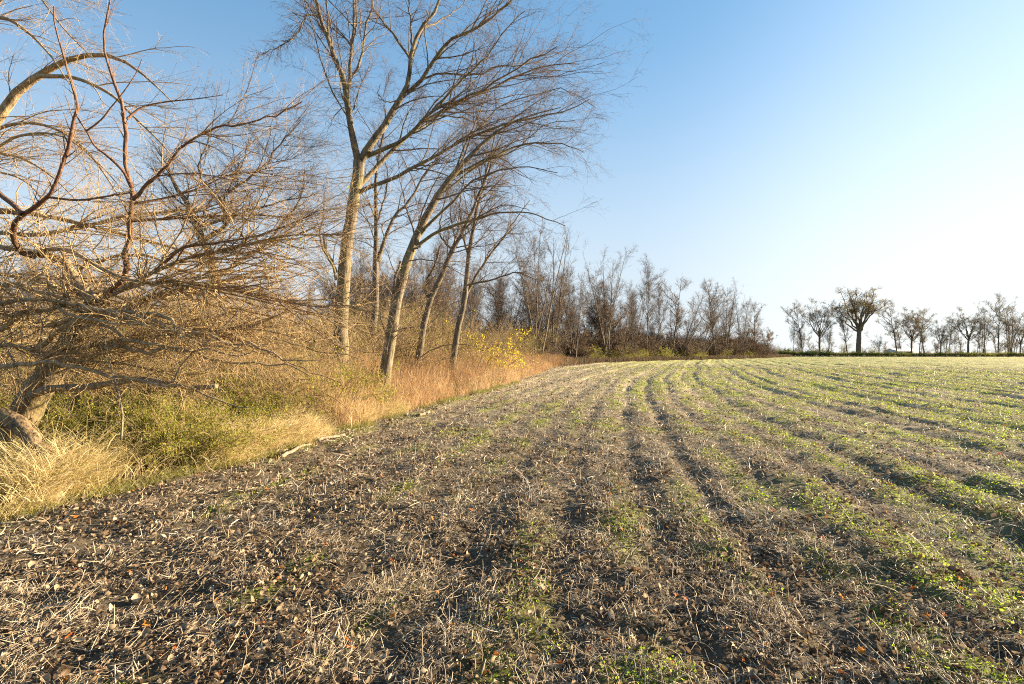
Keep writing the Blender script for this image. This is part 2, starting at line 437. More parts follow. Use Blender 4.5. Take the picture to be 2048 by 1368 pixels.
def build_litter():
    rng = np.random.default_rng(5)
    # stems and straw
    mb = MB()
    n = 640000
    x, y, r = polar(n, 1.5, 70, A0, A1, rng, .35)
    e = edge_dist(x, y); u = row_phase(x, y)
    dens = .35 + .65 * fbm(x * 1.1, y * 1.1, 41, 3) ** 1.0 * 1.6 * (.6 + .4 * np.cos(2 * pi * u))
    dens = dens * np.clip(fbm(x * 4.5, y * 4.5, 43, 2) * 3.2 - .85, .12, 1.1)
    k = (e > -.3) & (rng.random(n) < dens)
    x, y, r = x[k], y[k], r[k]; n = len(x)
    L = rng.gamma(2.2, .022, n).clip(.02, .22) * np.interp(r, [2, 8, 60], [1, 1.5, 4])
    w = rng.uniform(.0007, .0020, n) * np.interp(r, [2, 8, 60], [1, 1.5, 5])
    big = rng.random(n) < .014
    L[big] *= 2.8; w[big] *= 1.25
    # stems lie roughly along the rows but loosely
    yaw = np.where(rng.random(n) < .35, pi / 2 - .2 + rng.normal(0, .5, n), rng.uniform(0, 2 * pi, n))
    pit = np.abs(rng.normal(0, .28, n)); up = rng.random(n) < .04; pit[up] = rng.uniform(.6, 1.5, up.sum())
    d = np.stack([np.cos(yaw) * np.cos(pit), np.sin(yaw) * np.cos(pit), np.sin(pit)], -1)
    K = 5
    P = np.empty((n, K, 3)); P[:, 0] = ptsH(x, y, rng.uniform(-.004, .02, n) * np.interp(r, [2, 60], [1, 3]))
    curl = rng.normal(0, .32, n); cu2 = rng.normal(0, .2, n)
    for i in range(1, K):
        P[:, i] = P[:, i - 1] + d * (L / (K - 1))[:, None]
        c, s = np.cos(curl), np.sin(curl)
        d = np.stack([d[:, 0] * c - d[:, 1] * s, d[:, 0] * s + d[:, 1] * c, d[:, 2] + cu2 * .5 - .05], -1); d = nrm(d)
    Wd = w[:, None] * np.array([.8, 1, 1, .9, .5])
    tint = np.clip(rng.normal(.5, .25, n), 0, 1)
    near = r < 5.5
    mb.tubes(P[near], Wd[near], 3, tint[near])
    sd = nrm(np.cross(P[:, -1] - P[:, 0], rng.normal(0, 1, (n, 3)) * .5 + np.array([0, 0, 1.])))
    mb.ribbons(P[~near], Wd[~near] * 1.3, sd[~near], tint[~near])
    o = mb.build("straw_litter", M_STRAW)
    tag(o, "pale broken stems and straw strewn over the field rows", "straw", kind='stuff')
    # dead leaves: curled pointed ovals
    mb = MB()
    xs = np.array([0, .3, .65, 1.0]); hw = np.array([.04, .3, .26, .02])
    TV = []
    for a, h in zip(xs, hw):
        for s in (-1, 0, 1):
            TV.append((a - .5, s * h, abs(s) * h * .55 + .35 * (a - .5) ** 2))
    TV = np.array(TV)
    TF = np.array([[i * 3 + j, i * 3 + j + 1, i * 3 + j + 4, i * 3 + j + 3] for i in range(3) for j in range(2)])
    n = 230000
    x, y, r = polar(n, 1.5, 60, A0, A1, rng, .2)
    e = edge_dist(x, y)
    dn = np.clip(fbm(x * 2, y * 2, 61, 3) * 1.8 - .35, .05, 1) * np.interp(x - .15 * y, [-3, 1, 5], [1, .75, .5])
    k = (e > -1.2) & (rng.random(n) < dn)
    x, y, r = x[k], y[k], r[k]; n = len(x)
    sc = rng.gamma(2.6, .0078, n).clip(.008, .055) * np.interp(r, [2, 8, 60], [1, 1.2, 2.6])
    tint = np.clip(rng.normal(.40, .2, n), 0, .74)
    hot = rng.random(n) < .0035; tint[hot] = rng.uniform(.9, 1, hot.sum())
    M = rotm(rng.uniform(0, 2 * pi, n), rng.normal(0, .6, n), rng.normal(0, .9, n))
    sy = rng.uniform(.5, 1.6, n)
    M = M * np.stack([np.ones(n), sy, rng.uniform(.8, 3.6, n)], -1)[:, None, :]
    mb.scatter(TV, ptsH(x, y, .008 + sc * .22), M, sc, tint, TFq=TF)
    # lobed maple-like leaves, few and bright
    star = [(0, 0)]; ang = np.linspace(0, 2 * pi, 14, endpoint=False)
    for i, a in enumerate(ang):
        q = (.5 if i % 2 == 0 else .24) * (1.15 if abs(a - pi) > .8 else .75)
        star.append((cos(a) * q, sin(a) * q))
    SV = np.array([(a, b, .25 * (a * a + b * b) + .12 * sin(9 * a)) for a, b in star])
    SF = np.array([[0, 1 + i, 1 + (i + 1) % 14] for i in range(14)])
    n = 5200
    x, y, r = polar(n, 1.6, 45, A0, A1, rng, .3)
    k = edge_dist(x, y) > 0; x, y, r = x[k], y[k], r[k]; n = len(x)
    M = rotm(rng.uniform(0, 2 * pi, n), rng.normal(0, .5, n), rng.normal(0, .5, n))
    tint = np.where(rng.random(n) < .16, rng.uniform(.89, 1, n), rng.uniform(.1, .8, n))
    mb.scatter(SV, ptsH(x, y, .022), M * np.array([1, 1, 1.6]), rng.uniform(.018, .055, n), tint, TFt=SF)
    o = mb.build("dead_leaf_litter", M_DEAD)
    tag(o, "curled brown and rust leaves scattered between the stubble", "leaf litter", kind='stuff')
    # chickweed
    mb = MB()
    n = 620000
    x, y, r = polar(n, 1.5, 60, A0, A1, rng, .45)
    g = green_mask(x, y)
    pat = fbm(x * 4, y * 4, 91, 3)
    k = (edge_dist(x, y) > -.4) & (rng.random(n) < np.clip(g * 1.0, 0, 1) ** 1.3) & (pat > .5 - .25 * g)
    x, y, r = x[k], y[k], r[k]; n = len(x)
    DV = np.array([(-.5, 0, 0), (0, -.36, .1), (.55, 0, .03), (0, .36, .1)]); DF = np.array([[0, 1, 2, 3]])
    M = rotm(rng.uniform(0, 2 * pi, n), rng.normal(0, .55, n), rng.normal(0, .55, n))
    hh = np.clip(pat[k] - .4, 0, 1) * .14
    mb.scatter(DV, ptsH(x, y, 0) + np.stack([np.zeros(n), np.zeros(n), rng.random(n) * hh + .006], -1), M,
               rng.uniform(.008, .02, n) * np.interp(r, [2, 8, 60], [1, 1.5, 4.5]), np.clip(rng.normal(.5, .28, n), 0, 1), TFq=DF)
    o = mb.build("green_weeds", M_WEED)
    tag(o, "low bright green chickweed growing in the furrows", "weeds", kind='stuff')
    # upright cut stalks in rows
    mb = MB()
    n = 5200
    x, y, r = polar(n, 1.8, 60, A0, A1, rng, .8)
    u = row_phase(x, y); sh = (np.round(u) - u) * .78 + rng.normal(0, .04, n)
    x = x + sh
    k = edge_dist(x, y) > .1; x, y, r = x[k], y[k], r[k]; n = len(x)
    L = rng.uniform(.03, .11, n) * np.interp(r, [2, 40], [1, 1.5])
    b0 = ptsH(x, y, -.01); tl = np.stack([rng.normal(0, .3, n), rng.normal(0, .3, n), np.ones(n)], -1)
    P = b0[:, None, :] + nrm(tl)[:, None, :] * (L[:, None] * np.array([0, .5, 1, 1.0001]))[:, :, None]
    rr = rng.uniform(.002, .0038, n)[:, None] * np.array([1.1, 1, .95, .05]) * np.interp(r, [2, 40], [1, 2.2])[:, None]
    mb.tubes(P, rr, 5, np.clip(rng.normal(.5, .2, n), 0, 1))
    o = mb.build("bean_stubble", M_STRAW)
    tag(o, "short cut bean stalks standing upright along the rows", "stubble", kind='stuff')
build_litter()

# ------------------------------------------------------------------ grasses
def blades(mb, x, y, hgt, lean, wid, rng, K=5, droop=.5, tint=None, spread=.25, z0=-.02):
    n = len(x)
    yaw = rng.uniform(0, 2 * pi, n)
    d = np.stack([np.cos(yaw) * spread, np.sin(yaw) * spread, np.ones(n)], -1) + rng.normal(0, .1, (n, 3)) + lean
    d = nrm(d)
    P = np.empty((n, K, 3)); P[:, 0] = ptsH(x, y, z0)
    hd = nrm(d * np.array([1, 1, 0]) + 1e-4)
    dr = droop * rng.uniform(.2, 1.6, n)
    for i in range(1, K):
        P[:, i] = P[:, i - 1] + d * (hgt / (K - 1))[:, None]
        d = nrm(d + hd * (dr * i / K)[:, None] * .6 + np.array([0, 0, -1.]) * (dr * (i / K) ** 1.5)[:, None] * .7 + rng.normal(0, .07, (n, 3)))
    prof = np.linspace(1, .25, K) ** .7
    side = nrm(np.cross(P[:, -1] - P[:, 0], rng.normal(0, 1, (n, 3))))
    mb.ribbons(P, wid[:, None] * prof, side, tint)
    return P

def tufted(x, y, rng, ntuft, sc=.12):
    """gather points into tufts"""
    i = rng.integers(0, ntuft, len(x))
    tx, ty = x[:ntuft], y[:ntuft]
    return tx[i] + rng.normal(0, sc, len(x)), ty[i] + rng.normal(0, sc, len(x))

def build_grass():
    rng = np.random.default_rng(8)
    # near margin: arching straw coloured tufts over the field edge
    mb = MB()
    n = 78000
    y = 3.0 + rng.random(n) ** 1.1 * 11.5
    off = rng.gamma(2.0, .27, n) - .15
    x = edge_x(y) - off
    x, y = tufted(x, y, rng, 900, .13)
    e = edge_dist(x, y)
    dens = np.clip(fbm(x * 1.1, y * 1.1, 71, 2) * 3.4 - 1.15, .03, 1)
    k = (e < .25) & (rng.random(n) < dens) & ~((y > 10.6) & (y < 12.2) & (e > -.8))
    x, y, e = x[k], y[k], e[k]; n = len(x)
    hgt = rng.uniform(.2, .72, n) * np.interp(-e, [-.2, .2, .9, 2.5], [.4, .9, 1.15, 1.0])
    lean = np.array([.32, -.12, 0])
    tint = np.clip(rng.normal(.6, .22, n) + .5 * (fbm(x * 1.7, y * 1.7, 75, 2) - .5), 0, 1)
    P = blades(mb, x, y, hgt, lean, rng.uniform(.0014, .0044, n), rng, 6, .75, tint, .45)
    # seed heads (foxtail) on some
    s = rng.random(n) < .028
    hp = P[s][:, -3:]; m = len(hp)
    hp2 = np.stack([hp[:, 0], (hp[:, 0] + hp[:, 1]) / 2, hp[:, 1], hp[:, 2]], 1)
    mb.tubes(hp2, np.broadcast_to(np.array([.002, .006, .0055, .0015]), (m, 4)), 5, np.full(m, .85))
    o = mb.build("dry_grass", M_GRASS)
    tag(o, "straw coloured arching dry grass along the near field edge", "grass", kind='stuff')
    # short green grass at the base
    mb = MB()
    n = 52000
    y = 3.2 + rng.random(n) ** 1.3 * 26
    x = edge_x(y) - rng.gamma(2, .3, n) + .45
    k = rng.random(n) < np.clip(fbm(x * 1.4, y * 1.1, 72, 3) * 3 - 1.1, 0, 1)
    x, y = x[k], y[k]; n = len(x)
    blades(mb, x, y, rng.uniform(.05, .18, n), np.array([.1, 0, 0]), rng.uniform(.001, .003, n) * np.interp(y, [5, 30], [1, 2.4]), rng, 4, .6, np.clip(rng.normal(.12, .13, n), 0, 1), .5)
    o = mb.build("green_grass", M_GRASS)
    tag(o, "short green grass where the verge meets the soil", "grass", kind='stuff')
    # tall brown weeds in the middle distance
    mb = MB()
    n = 105000
    y = 11.5 * (70 / 11.5) ** (rng.random(n) ** .85)
    x = edge_x(y) - rng.random(n) ** 1.25 * np.interp(y, [11.5, 14, 25, 70], [2.4, 4.5, 8, 8]) + rng.normal(0, .12, n)
    x2, y2 = tufted(x, y, rng, 5200, .16); 
    q = rng.random(n) < .6; x = np.where(q, x2, x); y = np.where(q, y2, y)
    e = edge_dist(x, y)
    k = (e < .15) & (rng.random(n) < np.clip(fbm(x * .8, y * .5, 73, 2) * 2 - .3, .15, 1))
    x, y, e = x[k], y[k], e[k]; n = len(x)
    hgt = rng.uniform(.4, 1.45, n) * np.interp(-e, [-.1, .4, 1.2, 3], [.35, .6, .95, 1.2])
    w = rng.uniform(.0022, .005, n) * np.interp(y, [12, 25, 70], [.9, 1.5, 3.2])
    tint = np.clip(rng.normal(.55, .2, n) + .35 * (fbm(x * .5, y * .3, 74, 2) - .5) + np.interp(-e, [0, 1.5], [.12, -.05]) + np.interp(y, [30, 70], [0, -.3]), 0, 1)
    P = blades(mb, x, y, hgt, np.array([.05, 0, 0]), w, rng, 5, .35, tint, .12)
    # side twiglets on the weeds
    m = len(P); c = rng.integers(0, m, 70000); kk = rng.integers(1, 4, len(c))
    st = P[c, kk]; yw = rng.uniform(0, 2 * pi, len(c)); Ls = rng.uniform(.06, .26, len(c))
    dd = np.stack([np.cos(yw), np.sin(yw), rng.uniform(.5, 1.6, len(c))], -1); dd = nrm(dd)
    PP = st[:, None] + dd[:, None] * (Ls[:, None] * np.array([0, .5, 1]))[:, :, None]; PP[:, 2, 2] += .01
    mb.ribbons(PP, w[c][:, None] * np.array([.7, .6, .9]), nrm(np.cross(dd, rng.normal(0, 1, (len(c), 3)))), tint[c])
    o = mb.build("tall_brown_weeds", M_GOLD)
    tag(o, "tall russet and tan dead weeds standing along the wood edge", "weeds", kind='stuff')
    # far verge
    mb = MB()
    n = 60000
    t = rng.random(n) ** .9
    y = 60 + t * 140
    x = edge_x(y) - rng.random(n) * 7 + .5
    q = rng.random(n) < .12
    x[q] = rng.uniform(85, 330, q.sum()); y[q] = FAR_Y - .5 + rng.random(q.sum()) * 4
    blades(mb, x, y, rng.uniform(.3, 1.0, n), np.array([0, 0, 0]), rng.uniform(.01, .02, n), rng, 4, .3, np.clip(rng.normal(.12, .22, n), 0, 1), .2)
    o = mb.build("far_brown_weeds", M_DULL)
    tag(o, "brown weeds fringing the far wood across the field", "weeds", kind='stuff')
build_grass()

def build_cover():
    rng = np.random.default_rng(9)
    mb = MB()
    n = 90000
    y = 3 * (40 / 3) ** rng.random(n)
    x = edge_x(y) - .5 - rng.random(n) ** 1.2 * 5
    k = rng.random(n) < np.clip(fbm(x * 1.1, y * 1.1, 81, 2) * 2.4 - .5, .1, 1)
    x, y = x[k], y[k]; n = len(x)
    LV = np.array([(0, 0, 0), (.35, -.3, .1), (1, 0, -.12), (.35, .3, .1), (.45, 0, -.03)])
    LF = np.array([[0, 1, 4], [1, 2, 4], [2, 3, 4], [3, 0, 4]])
    M3 = rotm(rng.uniform(0, 2 * pi, n), rng.uniform(-.6, .8, n), rng.normal(0, .6, n))
    hh = rng.random(n) * .32 * fbm(x * 1.5, y * 1.5, 82, 2) * 1.5
    mb.scatter(LV, ptsH(x, y, .01) + np.stack([hh * 0, hh * 0, hh], -1), M3, rng.uniform(.025, .06, n) * np.interp(y, [5, 30], [1, 2]), np.clip(rng.normal(.2, .22, n), 0, 1), TFt=LF)
    o = mb.build("ivy_ground_cover", M_LEAFG)
    tag(o, "dark green leafy ground cover under the tangle and brush", "ground cover", kind='stuff')
build_cover()

# ------------------------------------------------------------------ branching
def trace(pts, M=18, jit=0.0, rng=None):
    """pts: (px, py, depth, radius) -> smooth polyline of M points with radii"""
    P = np.array([px(a, b, d) for a, b, d, r in pts]); Rr = np.array([p[3] for p in pts], float)
    n = len(P)
    Pe = np.vstack([2 * P[0] - P[1], P, 2 * P[-1] - P[-2]])
    s = np.concatenate([[0], np.cumsum(np.linalg.norm(np.diff(P, axis=0), axis=1))])
    t = np.linspace(0, s[-1], M)
    i = np.clip(np.searchsorted(s, t, 'right') - 1, 0, n - 2)
    f = ((t - s[i]) / np.maximum(s[i + 1] - s[i], 1e-9))[:, None]
    p0, p1, p2, p3 = Pe[i], Pe[i + 1], Pe[i + 2], Pe[i + 3]
    C = .5 * ((2 * p1) + (-p0 + p2) * f + (2 * p0 - 5 * p1 + 4 * p2 - p3) * f ** 2 + (-p0 + 3 * p1 - 3 * p2 + p3) * f ** 3)
    Q = np.interp(t, s, Rr)
    if jit and rng is not None:
        C[1:] += rng.normal(0, jit, (M - 1, 3))
    return C, Q

def grow(P, R, n, rng, tr=(.2, .98), ang=(.5, 1.0), ln=(.3, .5), rr=.6, K=6, wander=.12, trop=(0, 0, .05), bias=(0, 0, 0),
         absl=None, rmin=.0012, taper=.25, rmax=None, shrink=.6):
    N_, M = P.shape[:2]
    Ls = np.linalg.norm(np.diff(P, axis=1), axis=2).sum(1)
    w = Ls ** .9
    idx = rng.choice(N_, n, p=w / w.sum())
    t = rng.uniform(tr[0], tr[1], n)
    f = t * (M - 1.001); i = f.astype(int); q = (f - i)[:, None]
    st = P[idx, i] * (1 - q) + P[idx, i + 1] * q
    tan = nrm(P[idx, i + 1] - P[idx, i])
    r0 = R[idx, i] * (1 - q[:, 0]) + R[idx, i + 1] * q[:, 0]
    perp = nrm(np.cross(tan, rng.normal(0, 1, (n, 3))))
    a = rng.uniform(ang[0], ang[1], n)[:, None]
    d = nrm(tan * np.cos(a) + perp * np.sin(a) + np.array(bias))
    if absl is not None: L = rng.uniform(absl[0], absl[1], n) * (1 - shrink * t)
    else: L = rng.uniform(ln[0], ln[1], n) * Ls[idx] * (1 - shrink * t)
    out = np.empty((n, K, 3)); out[:, 0] = st
    tv = np.array(trop)
    for k in range(1, K):
        d = nrm(d + tv + rng.normal(0, wander, (n, 3)))
        out[:, k] = out[:, k - 1] + d * (L / (K - 1))[:, None]
    rc = np.maximum(r0 * rr * rng.uniform(.7, 1.1, n), rmin)
    if rmax: rc = np.minimum(rc, rmax)
    RR = np.maximum(rc[:, None] * np.linspace(1, taper, K), rmin * .8)
    return out, RR

def stackP(lst):
    return np.stack([a for a, b in lst]), np.stack([b for a, b in lst])

def leaves_on(mb, P, n, rng, size, tint, spread=.05, tr=(.3, 1)):
    N_, M = P.shape[:2]
    idx = rng.integers(0, N_, n); f = rng.uniform(tr[0], tr[1], n) * (M - 1.001); i = f.astype(int); q = (f - i)[:, None]
    p = P[idx, i] * (1 - q) + P[idx, i + 1] * q + rng.normal(0, spread, (n, 3))
    LV = np.array([(0, 0, 0), (.35, -.3, .1), (1, 0, -.12), (.35, .3, .1), (.45, 0, -.03)])
    LF = np.array([[0, 1, 4], [1, 2, 4], [2, 3, 4], [3, 0, 4]])
    M3 = rotm(rng.uniform(0, 2 * pi, n), rng.uniform(-.4, 1.4, n), rng.normal(0, .7, n))
    mb.scatter(LV, p, M3, rng.uniform(size[0], size[1], n), tint(n), TFt=LF)

# ------------------------------------------------------------------ the big tree by the field edge
def big_tree():
    rng = np.random.default_rng(21)
    D = 17.0
    def T(pts, r0, r1, d0=D, d1=D, M=18):
        n = len(pts); q = np.linspace(0, 1, n)
        return trace([(a, b, d0 + (d1 - d0) * t, r0 + (r1 - r0) * t) for (a, b), t in zip(pts, q)], M)
    base = px(684, 808, D); base[2] = H(base[0], base[1]) - .1
    t = thing("bare_tree", base, "tallest bare tree with pale grey forked trunk, standing at the field edge left of centre", "tree")
    trunk = trace([(686, 835, D, .33), (685, 800, D, .28), (684, 745, D, .245), (682, 650, D, .215), (687, 560, D, .195), (695, 480, D, .18), (707, 400, D, .172), (716, 355, D, .175), (718, 322, D, .17)], 26)
    mb = MB()
    P, R = trunk
    P = P.copy(); P[2:] += rng.normal(0, .012, P[2:].shape)
    mb.tubes(P[None], R[None], 14, 0.0)
    tr_o = mb.build("trunk", M_BARK, t, True)
    limbs = [
        ([(718, 335), (710, 298), (704, 270), (697, 220), (691, 180), (676, 130), (661, 88), (648, 52), (637, 20), (628, -20), (618, -110), (612, -230)], .115, .02, D, D - 1.5),
        ([(694, 195), (699, 150), (706, 80), (707, 20), (713, -60), (718, -190)], .062, .015, D - .3, D + .8),
        ([(703, 152), (722, 122), (730, 60), (745, 12), (752, -50), (760, -150)], .045, .012, D, D + 1.2),
        ([(718, 330), (733, 303), (750, 280), (772, 248), (792, 212), (806, 190), (819, 163), (822, 112), (842, 58), (872, 18), (888, -40), (905, -160)], .13, .025, D, D - .5),
        ([(814, 187), (850, 152), (890, 92), (907, 76), (960, 52), (1000, 20), (1035, -10), (1080, -60)], .065, .015, D - .2, D - 1.8),
        ([(842, 160), (880, 148), (950, 150), (1000, 133), (1060, 128), (1120, 105)], .035, .01, D - .3, D + 1.2),
        ([(820, 118), (792, 78), (765, 40), (745, 12), (735, -60)], .042, .012, D, D + .9),
        ([(824, 90), (822, 50), (818, 10), (822, -60)], .035, .012, D, D - 1.0),
        ([(838, 62), (870, 45), (905, 25), (950, -15)], .035, .01, D, D + 1.5),
        ([(733, 312), (757, 303), (790, 288), (825, 262), (850, 236), (880, 213), (935, 195), (990, 165), (1050, 125), (1115, 95)], .075, .012, D + .1, D - 2.0),
        ([(865, 222), (895, 190), (930, 155), (975, 112), (1012, 60), (1050, 20)], .04, .01, D - .8, D - 2.2),
        ([(718, 372), (735, 352), (762, 325), (800, 285), (850, 243), (900, 215), (960, 188), (1040, 150), (1100, 130), (1160, 128)], .085, .012, D, D + 1.6),
        ([(720, 384), (745, 374), (790, 355), (850, 325), (900, 292), (960, 266), (1020, 246), (1060, 236), (1130, 222), (1180, 198)], .072, .01, D, D - 1.5),
        ([(905, 290), (950, 262), (1000, 215), (1060, 190), (1130, 180), (1190, 215)], .03, .008, D - .7, D + 1.2),
        ([(880, 232), (930, 238), (985, 262), (1050, 285), (1120, 310)], .026, .007, D, D + 1.8),
        ([(648, 52), (632, 33), (613, 32), (597, 62), (575, 83), (548, 98), (522, 110)], .034, .008, D - .3, D - 1.6),
        ([(700, 250), (690, 215), (668, 235), (655, 262)], .02, .005, D, D - .8),
        ([(800, 200), (775, 205), (758, 192), (760, 170)], .022, .008, D, D - .6),
        ([(672, 545), (662, 520), (652, 498), (648, 475), (660, 470), (672, 478)], .05, .015, D - .2, D - .5),
        ([(672, 560), (664, 530), (648, 500), (640, 470), (648, 430), (650, 380)], .045, .01, D - .2, D - 1.0),
    ]
    L = [T(p, a, b, d0, d1) for p, a, b, d0, d1 in limbs]
    for i, (P, R) in enumerate(L):
        P[1:] += rng.normal(0, .018, P[1:].shape)
        if i in (0, 3, 9, 11, 12):
            m = MB(); m.tubes(P[None], R[None], 9, np.clip((.03 - R[None]) / .03, 0, .7)); m.build("limb", M_BARK, t, True)
    m = MB()
    P, R = stackP(L)
    rest = [i for i in range(len(L)) if i not in (0, 3, 9, 11, 12)]
    m.tubes(P[rest], R[rest], 7, np.clip((.03 - R[rest]) / .03, 0, .7))
    cr = P[[i for i in range(len(L)) if i != 18]], R[[i for i in range(len(L)) if i != 18]]
    # right sweeping secondary boughs
    A, B = grow(*cr, 230, rng, (.15, .99), (.35, .95), (.28, .5), .55, 9, .12, (.008, 0, .008), (.09, 0, .10), rmin=.004, rmax=.026, shrink=.35)
    m.tubes(A, B, 5, np.clip((.022 - B) / .02, .1, .85))
    A2, B2 = grow(np.concatenate([A]), B, 1200, rng, (.1, .97), (.4, .9), (.3, .55), .6, 7, .18, (.0, 0, .01), (.02, 0, .08), rmin=.0026, rmax=.008, shrink=.4)
    A2b, B2b = grow(*cr, 600, rng, (.1, 1), (.5, 1.2), absl=(.5, 1.3), rr=.3, K=7, wander=.14, trop=(.0, 0, -.02), rmin=.0028, rmax=.008)
    A2 = np.concatenate([A2, A2b]); B2 = np.concatenate([B2, B2b])
    m.tubes(A2, B2, 4, .8)
    A3, B3 = grow(A2, B2, 8200, rng, (.1, 1), (.4, 1.2), absl=(.22, .7), rr=.7, K=6, wander=.22, trop=(.0, 0, -.05), rmin=.0019, rmax=.0042, shrink=.4)
    m.tubes(A3, B3, 3, 1.0)
    A4, B4 = grow(A3, B3, 9000, rng, (.1, 1), (.4, 1.2), absl=(.1, .32), rr=.8, K=4, wander=.2, trop=(0, 0, -.04), rmin=.0017, rmax=.003, shrink=.3)
    m.tubes(A4, B4, 3, 1.0)
    # hanging twigs under the upper left bough
    A5, B5 = grow(P[[15, 0]], R[[15, 0]], 170, rng, (.2, 1), (.8, 1.5), absl=(.5, 1.3), rr=.4, K=7, wander=.16, trop=(0, 0, -.16), rmin=.0025, rmax=.006)
    m.tubes(A5, B5, 3, .9)
    A6, B6 = grow(A5, B5, 900, rng, (.1, 1), (.4, 1.0), absl=(.2, .5), rr=.8, K=5, wander=.14, trop=(0, 0, -.15), rmin=.0019, rmax=.0035)
    m.tubes(A6, B6, 3, 1.0)
    m.build("crown", M_BARK, t)
    lm = MB()
    leaves_on(lm, A3, 60, rng, (.03, .06), lambda n: rng.random(n), .02)
    lm.build("leaves", M_RUSS, t)

def traced_tree(name, label, D, trunk, limbs, seed, mat, nb=(60, 500, 4000, 4000), bias=(.12, 0, .1), trop=(.02, 0, -.01), extra_stub=None, leafmat=None, nleaf=0, sides=10, group=None, lf=(.04, .08)):
    rng = np.random.default_rng(seed)
    tp = [(a, b, D, r) for a, b, r in trunk]
    b0 = px(trunk[0][0], trunk[0][1], D); b0[2] = float(H(b0[0], b0[1])) - .05
    t = thing(name, b0, label, "tree", group)
    P, R = trace(tp, 18); R = R * (.82 if D > 20 else 1); P[2:] += rng.normal(0, .012, P[2:].shape)
    m = MB(); m.tubes(P[None], R[None], sides, 0.0); m.build("trunk", mat, t, True)
    L = [(P[6:][np.linspace(0, 11, 18).round().astype(int)], R[6:][np.linspace(0, 11, 18).round().astype(int)])] if False else []
    up = np.interp(np.linspace(6, 17, 18), np.arange(18), np.arange(18))
    Pu = np.stack([np.interp(up, np.arange(18), P[:, k]) for k in range(3)], -1); Ru = np.interp(up, np.arange(18), R)
    m = MB(); LL = []
    for pts, r0, r1, dd in limbs:
        q = np.linspace(0, 1, len(pts))
        LL.append(trace([(a, b, D + dd * t_, r0 + (r1 - r0) * t_) for (a, b), t_ in zip(pts, q)], 18))
    if LL:
        lp, lr = stackP(LL); lp[:, 1:] += rng.normal(0, .015, lp[:, 1:].shape)
        m.tubes(lp, lr, 7, np.clip((.03 - lr) / .03, 0, .7))
        src = np.concatenate([lp, Pu[None]]), np.concatenate([lr, Ru[None]])
    else:
        src = Pu[None], Ru[None]
    A, B = grow(*src, nb[0], rng, (.15, .98), (.4, 1.), (.28, .5), .55, 8, .12, trop, bias, rmin=.004, rmax=.028, shrink=.35)
    m.tubes(A, B, 5, .5)
    A2, B2 = grow(A, B, nb[1], rng, (.1, .97), (.4, 1.), (.3, .6), .6, 6, .14, trop, [q_ * .3 for q_ in bias], rmin=.003, rmax=.009, shrink=.4)
    m.tubes(A2, B2, 3, .8)
    A3, B3 = grow(A2, B2, nb[2], rng, (.1, 1), (.4, 1.1), absl=(.25, .7), rr=.7, K=5, wander=.22, trop=(0, 0, -.03), rmin=.002 * D / 17, rmax=.0045, shrink=.4)
    m.tubes(A3, B3, 3, 1.0)
    A4, B4 = grow(A3, B3, nb[3], rng, (.1, 1), (.4, 1.0), absl=(.12, .36), rr=.8, K=4, wander=.12, trop=(0, 0, -.04), rmin=.0018 * D / 17, rmax=.003)
    m.tubes(A4, B4, 3, 1.0)
    m.build("crown", mat, t)
    if nleaf:
        lm = MB(); leaves_on(lm, A3, nleaf, rng, lf, lambda n: rng.random(n), .03); lm.build("leaves", leafmat, t)
    return t

big_tree()
traced_tree("bare_tree", "leaning bare tree with grey trunk curving right, directly right of the tallest tree", 15.5,
    [(764, 830, .19), (770, 760, .17), (778, 700, .16), (786, 640, .155), (796, 590, .145), (806, 545, .14), (819, 510, .13), (838, 465, .115), (860, 420, .105), (885, 380, .095), (908, 345, .08), (938, 315, .065), (968, 285, .05), (1010, 252, .035), (1060, 232, .022), (1120, 216, .012)],
    [([(905, 352), (950, 332), (1000, 308), (1045, 290), (1110, 285), (1170, 305)], .055, .01, 1.2),
     ([(842, 468), (858, 447), (882, 425), (912, 395), (945, 362), (990, 342), (1050, 335), (1115, 345)], .05, .01, -1.0),
     ([(836, 490), (870, 465), (920, 446), (960, 436), (1005, 424), (1065, 428), (1130, 452)], .055, .01, -.8),
     ([(908, 345), (940, 268), (968, 205), (990, 150)], .035, .008, 1.4),
     ([(812, 516), (828, 500), (842, 492)], .04, .02, -.2),
     ([(764, 760), (776, 680), (786, 600), (790, 550), (802, 525)], .05, .03, -.25),
     ([(815, 520), (850, 520), (890, 530), (940, 560), (990, 590)], .02, .006, -1.5),
     ([(885, 385), (960, 330), (1030, 300), (1090, 250), (1150, 240)], .03, .008, .8)],
    22, M_BARK, (70, 440, 2800, 2600), (.10, 0, .08), (.01, 0, -.01))
traced_tree("bare_tree", "thin dark forked tree standing just behind the gap between the two front trunks", 26,
    [(742, 745, .22), (746, 680, .19), (751, 600, .18), (751, 540, .17), (752, 500, .15), (753, 450, .12), (752, 400, .1), (752, 340, .08), (765, 280, .06), (772, 220, .03)],
    [([(756, 522), (768, 485), (788, 435), (820, 400), (845, 355), (875, 315), (900, 270)], .11, .02, 1.5),
     ([(752, 450), (768, 400), (775, 350), (765, 300)], .05, .015, -1),
     ([(770, 480), (765, 450), (800, 430), (820, 440)], .03, .01, -1)], 23, M_BARKD, (45, 420, 3000, 2500), (0, 0, .1))
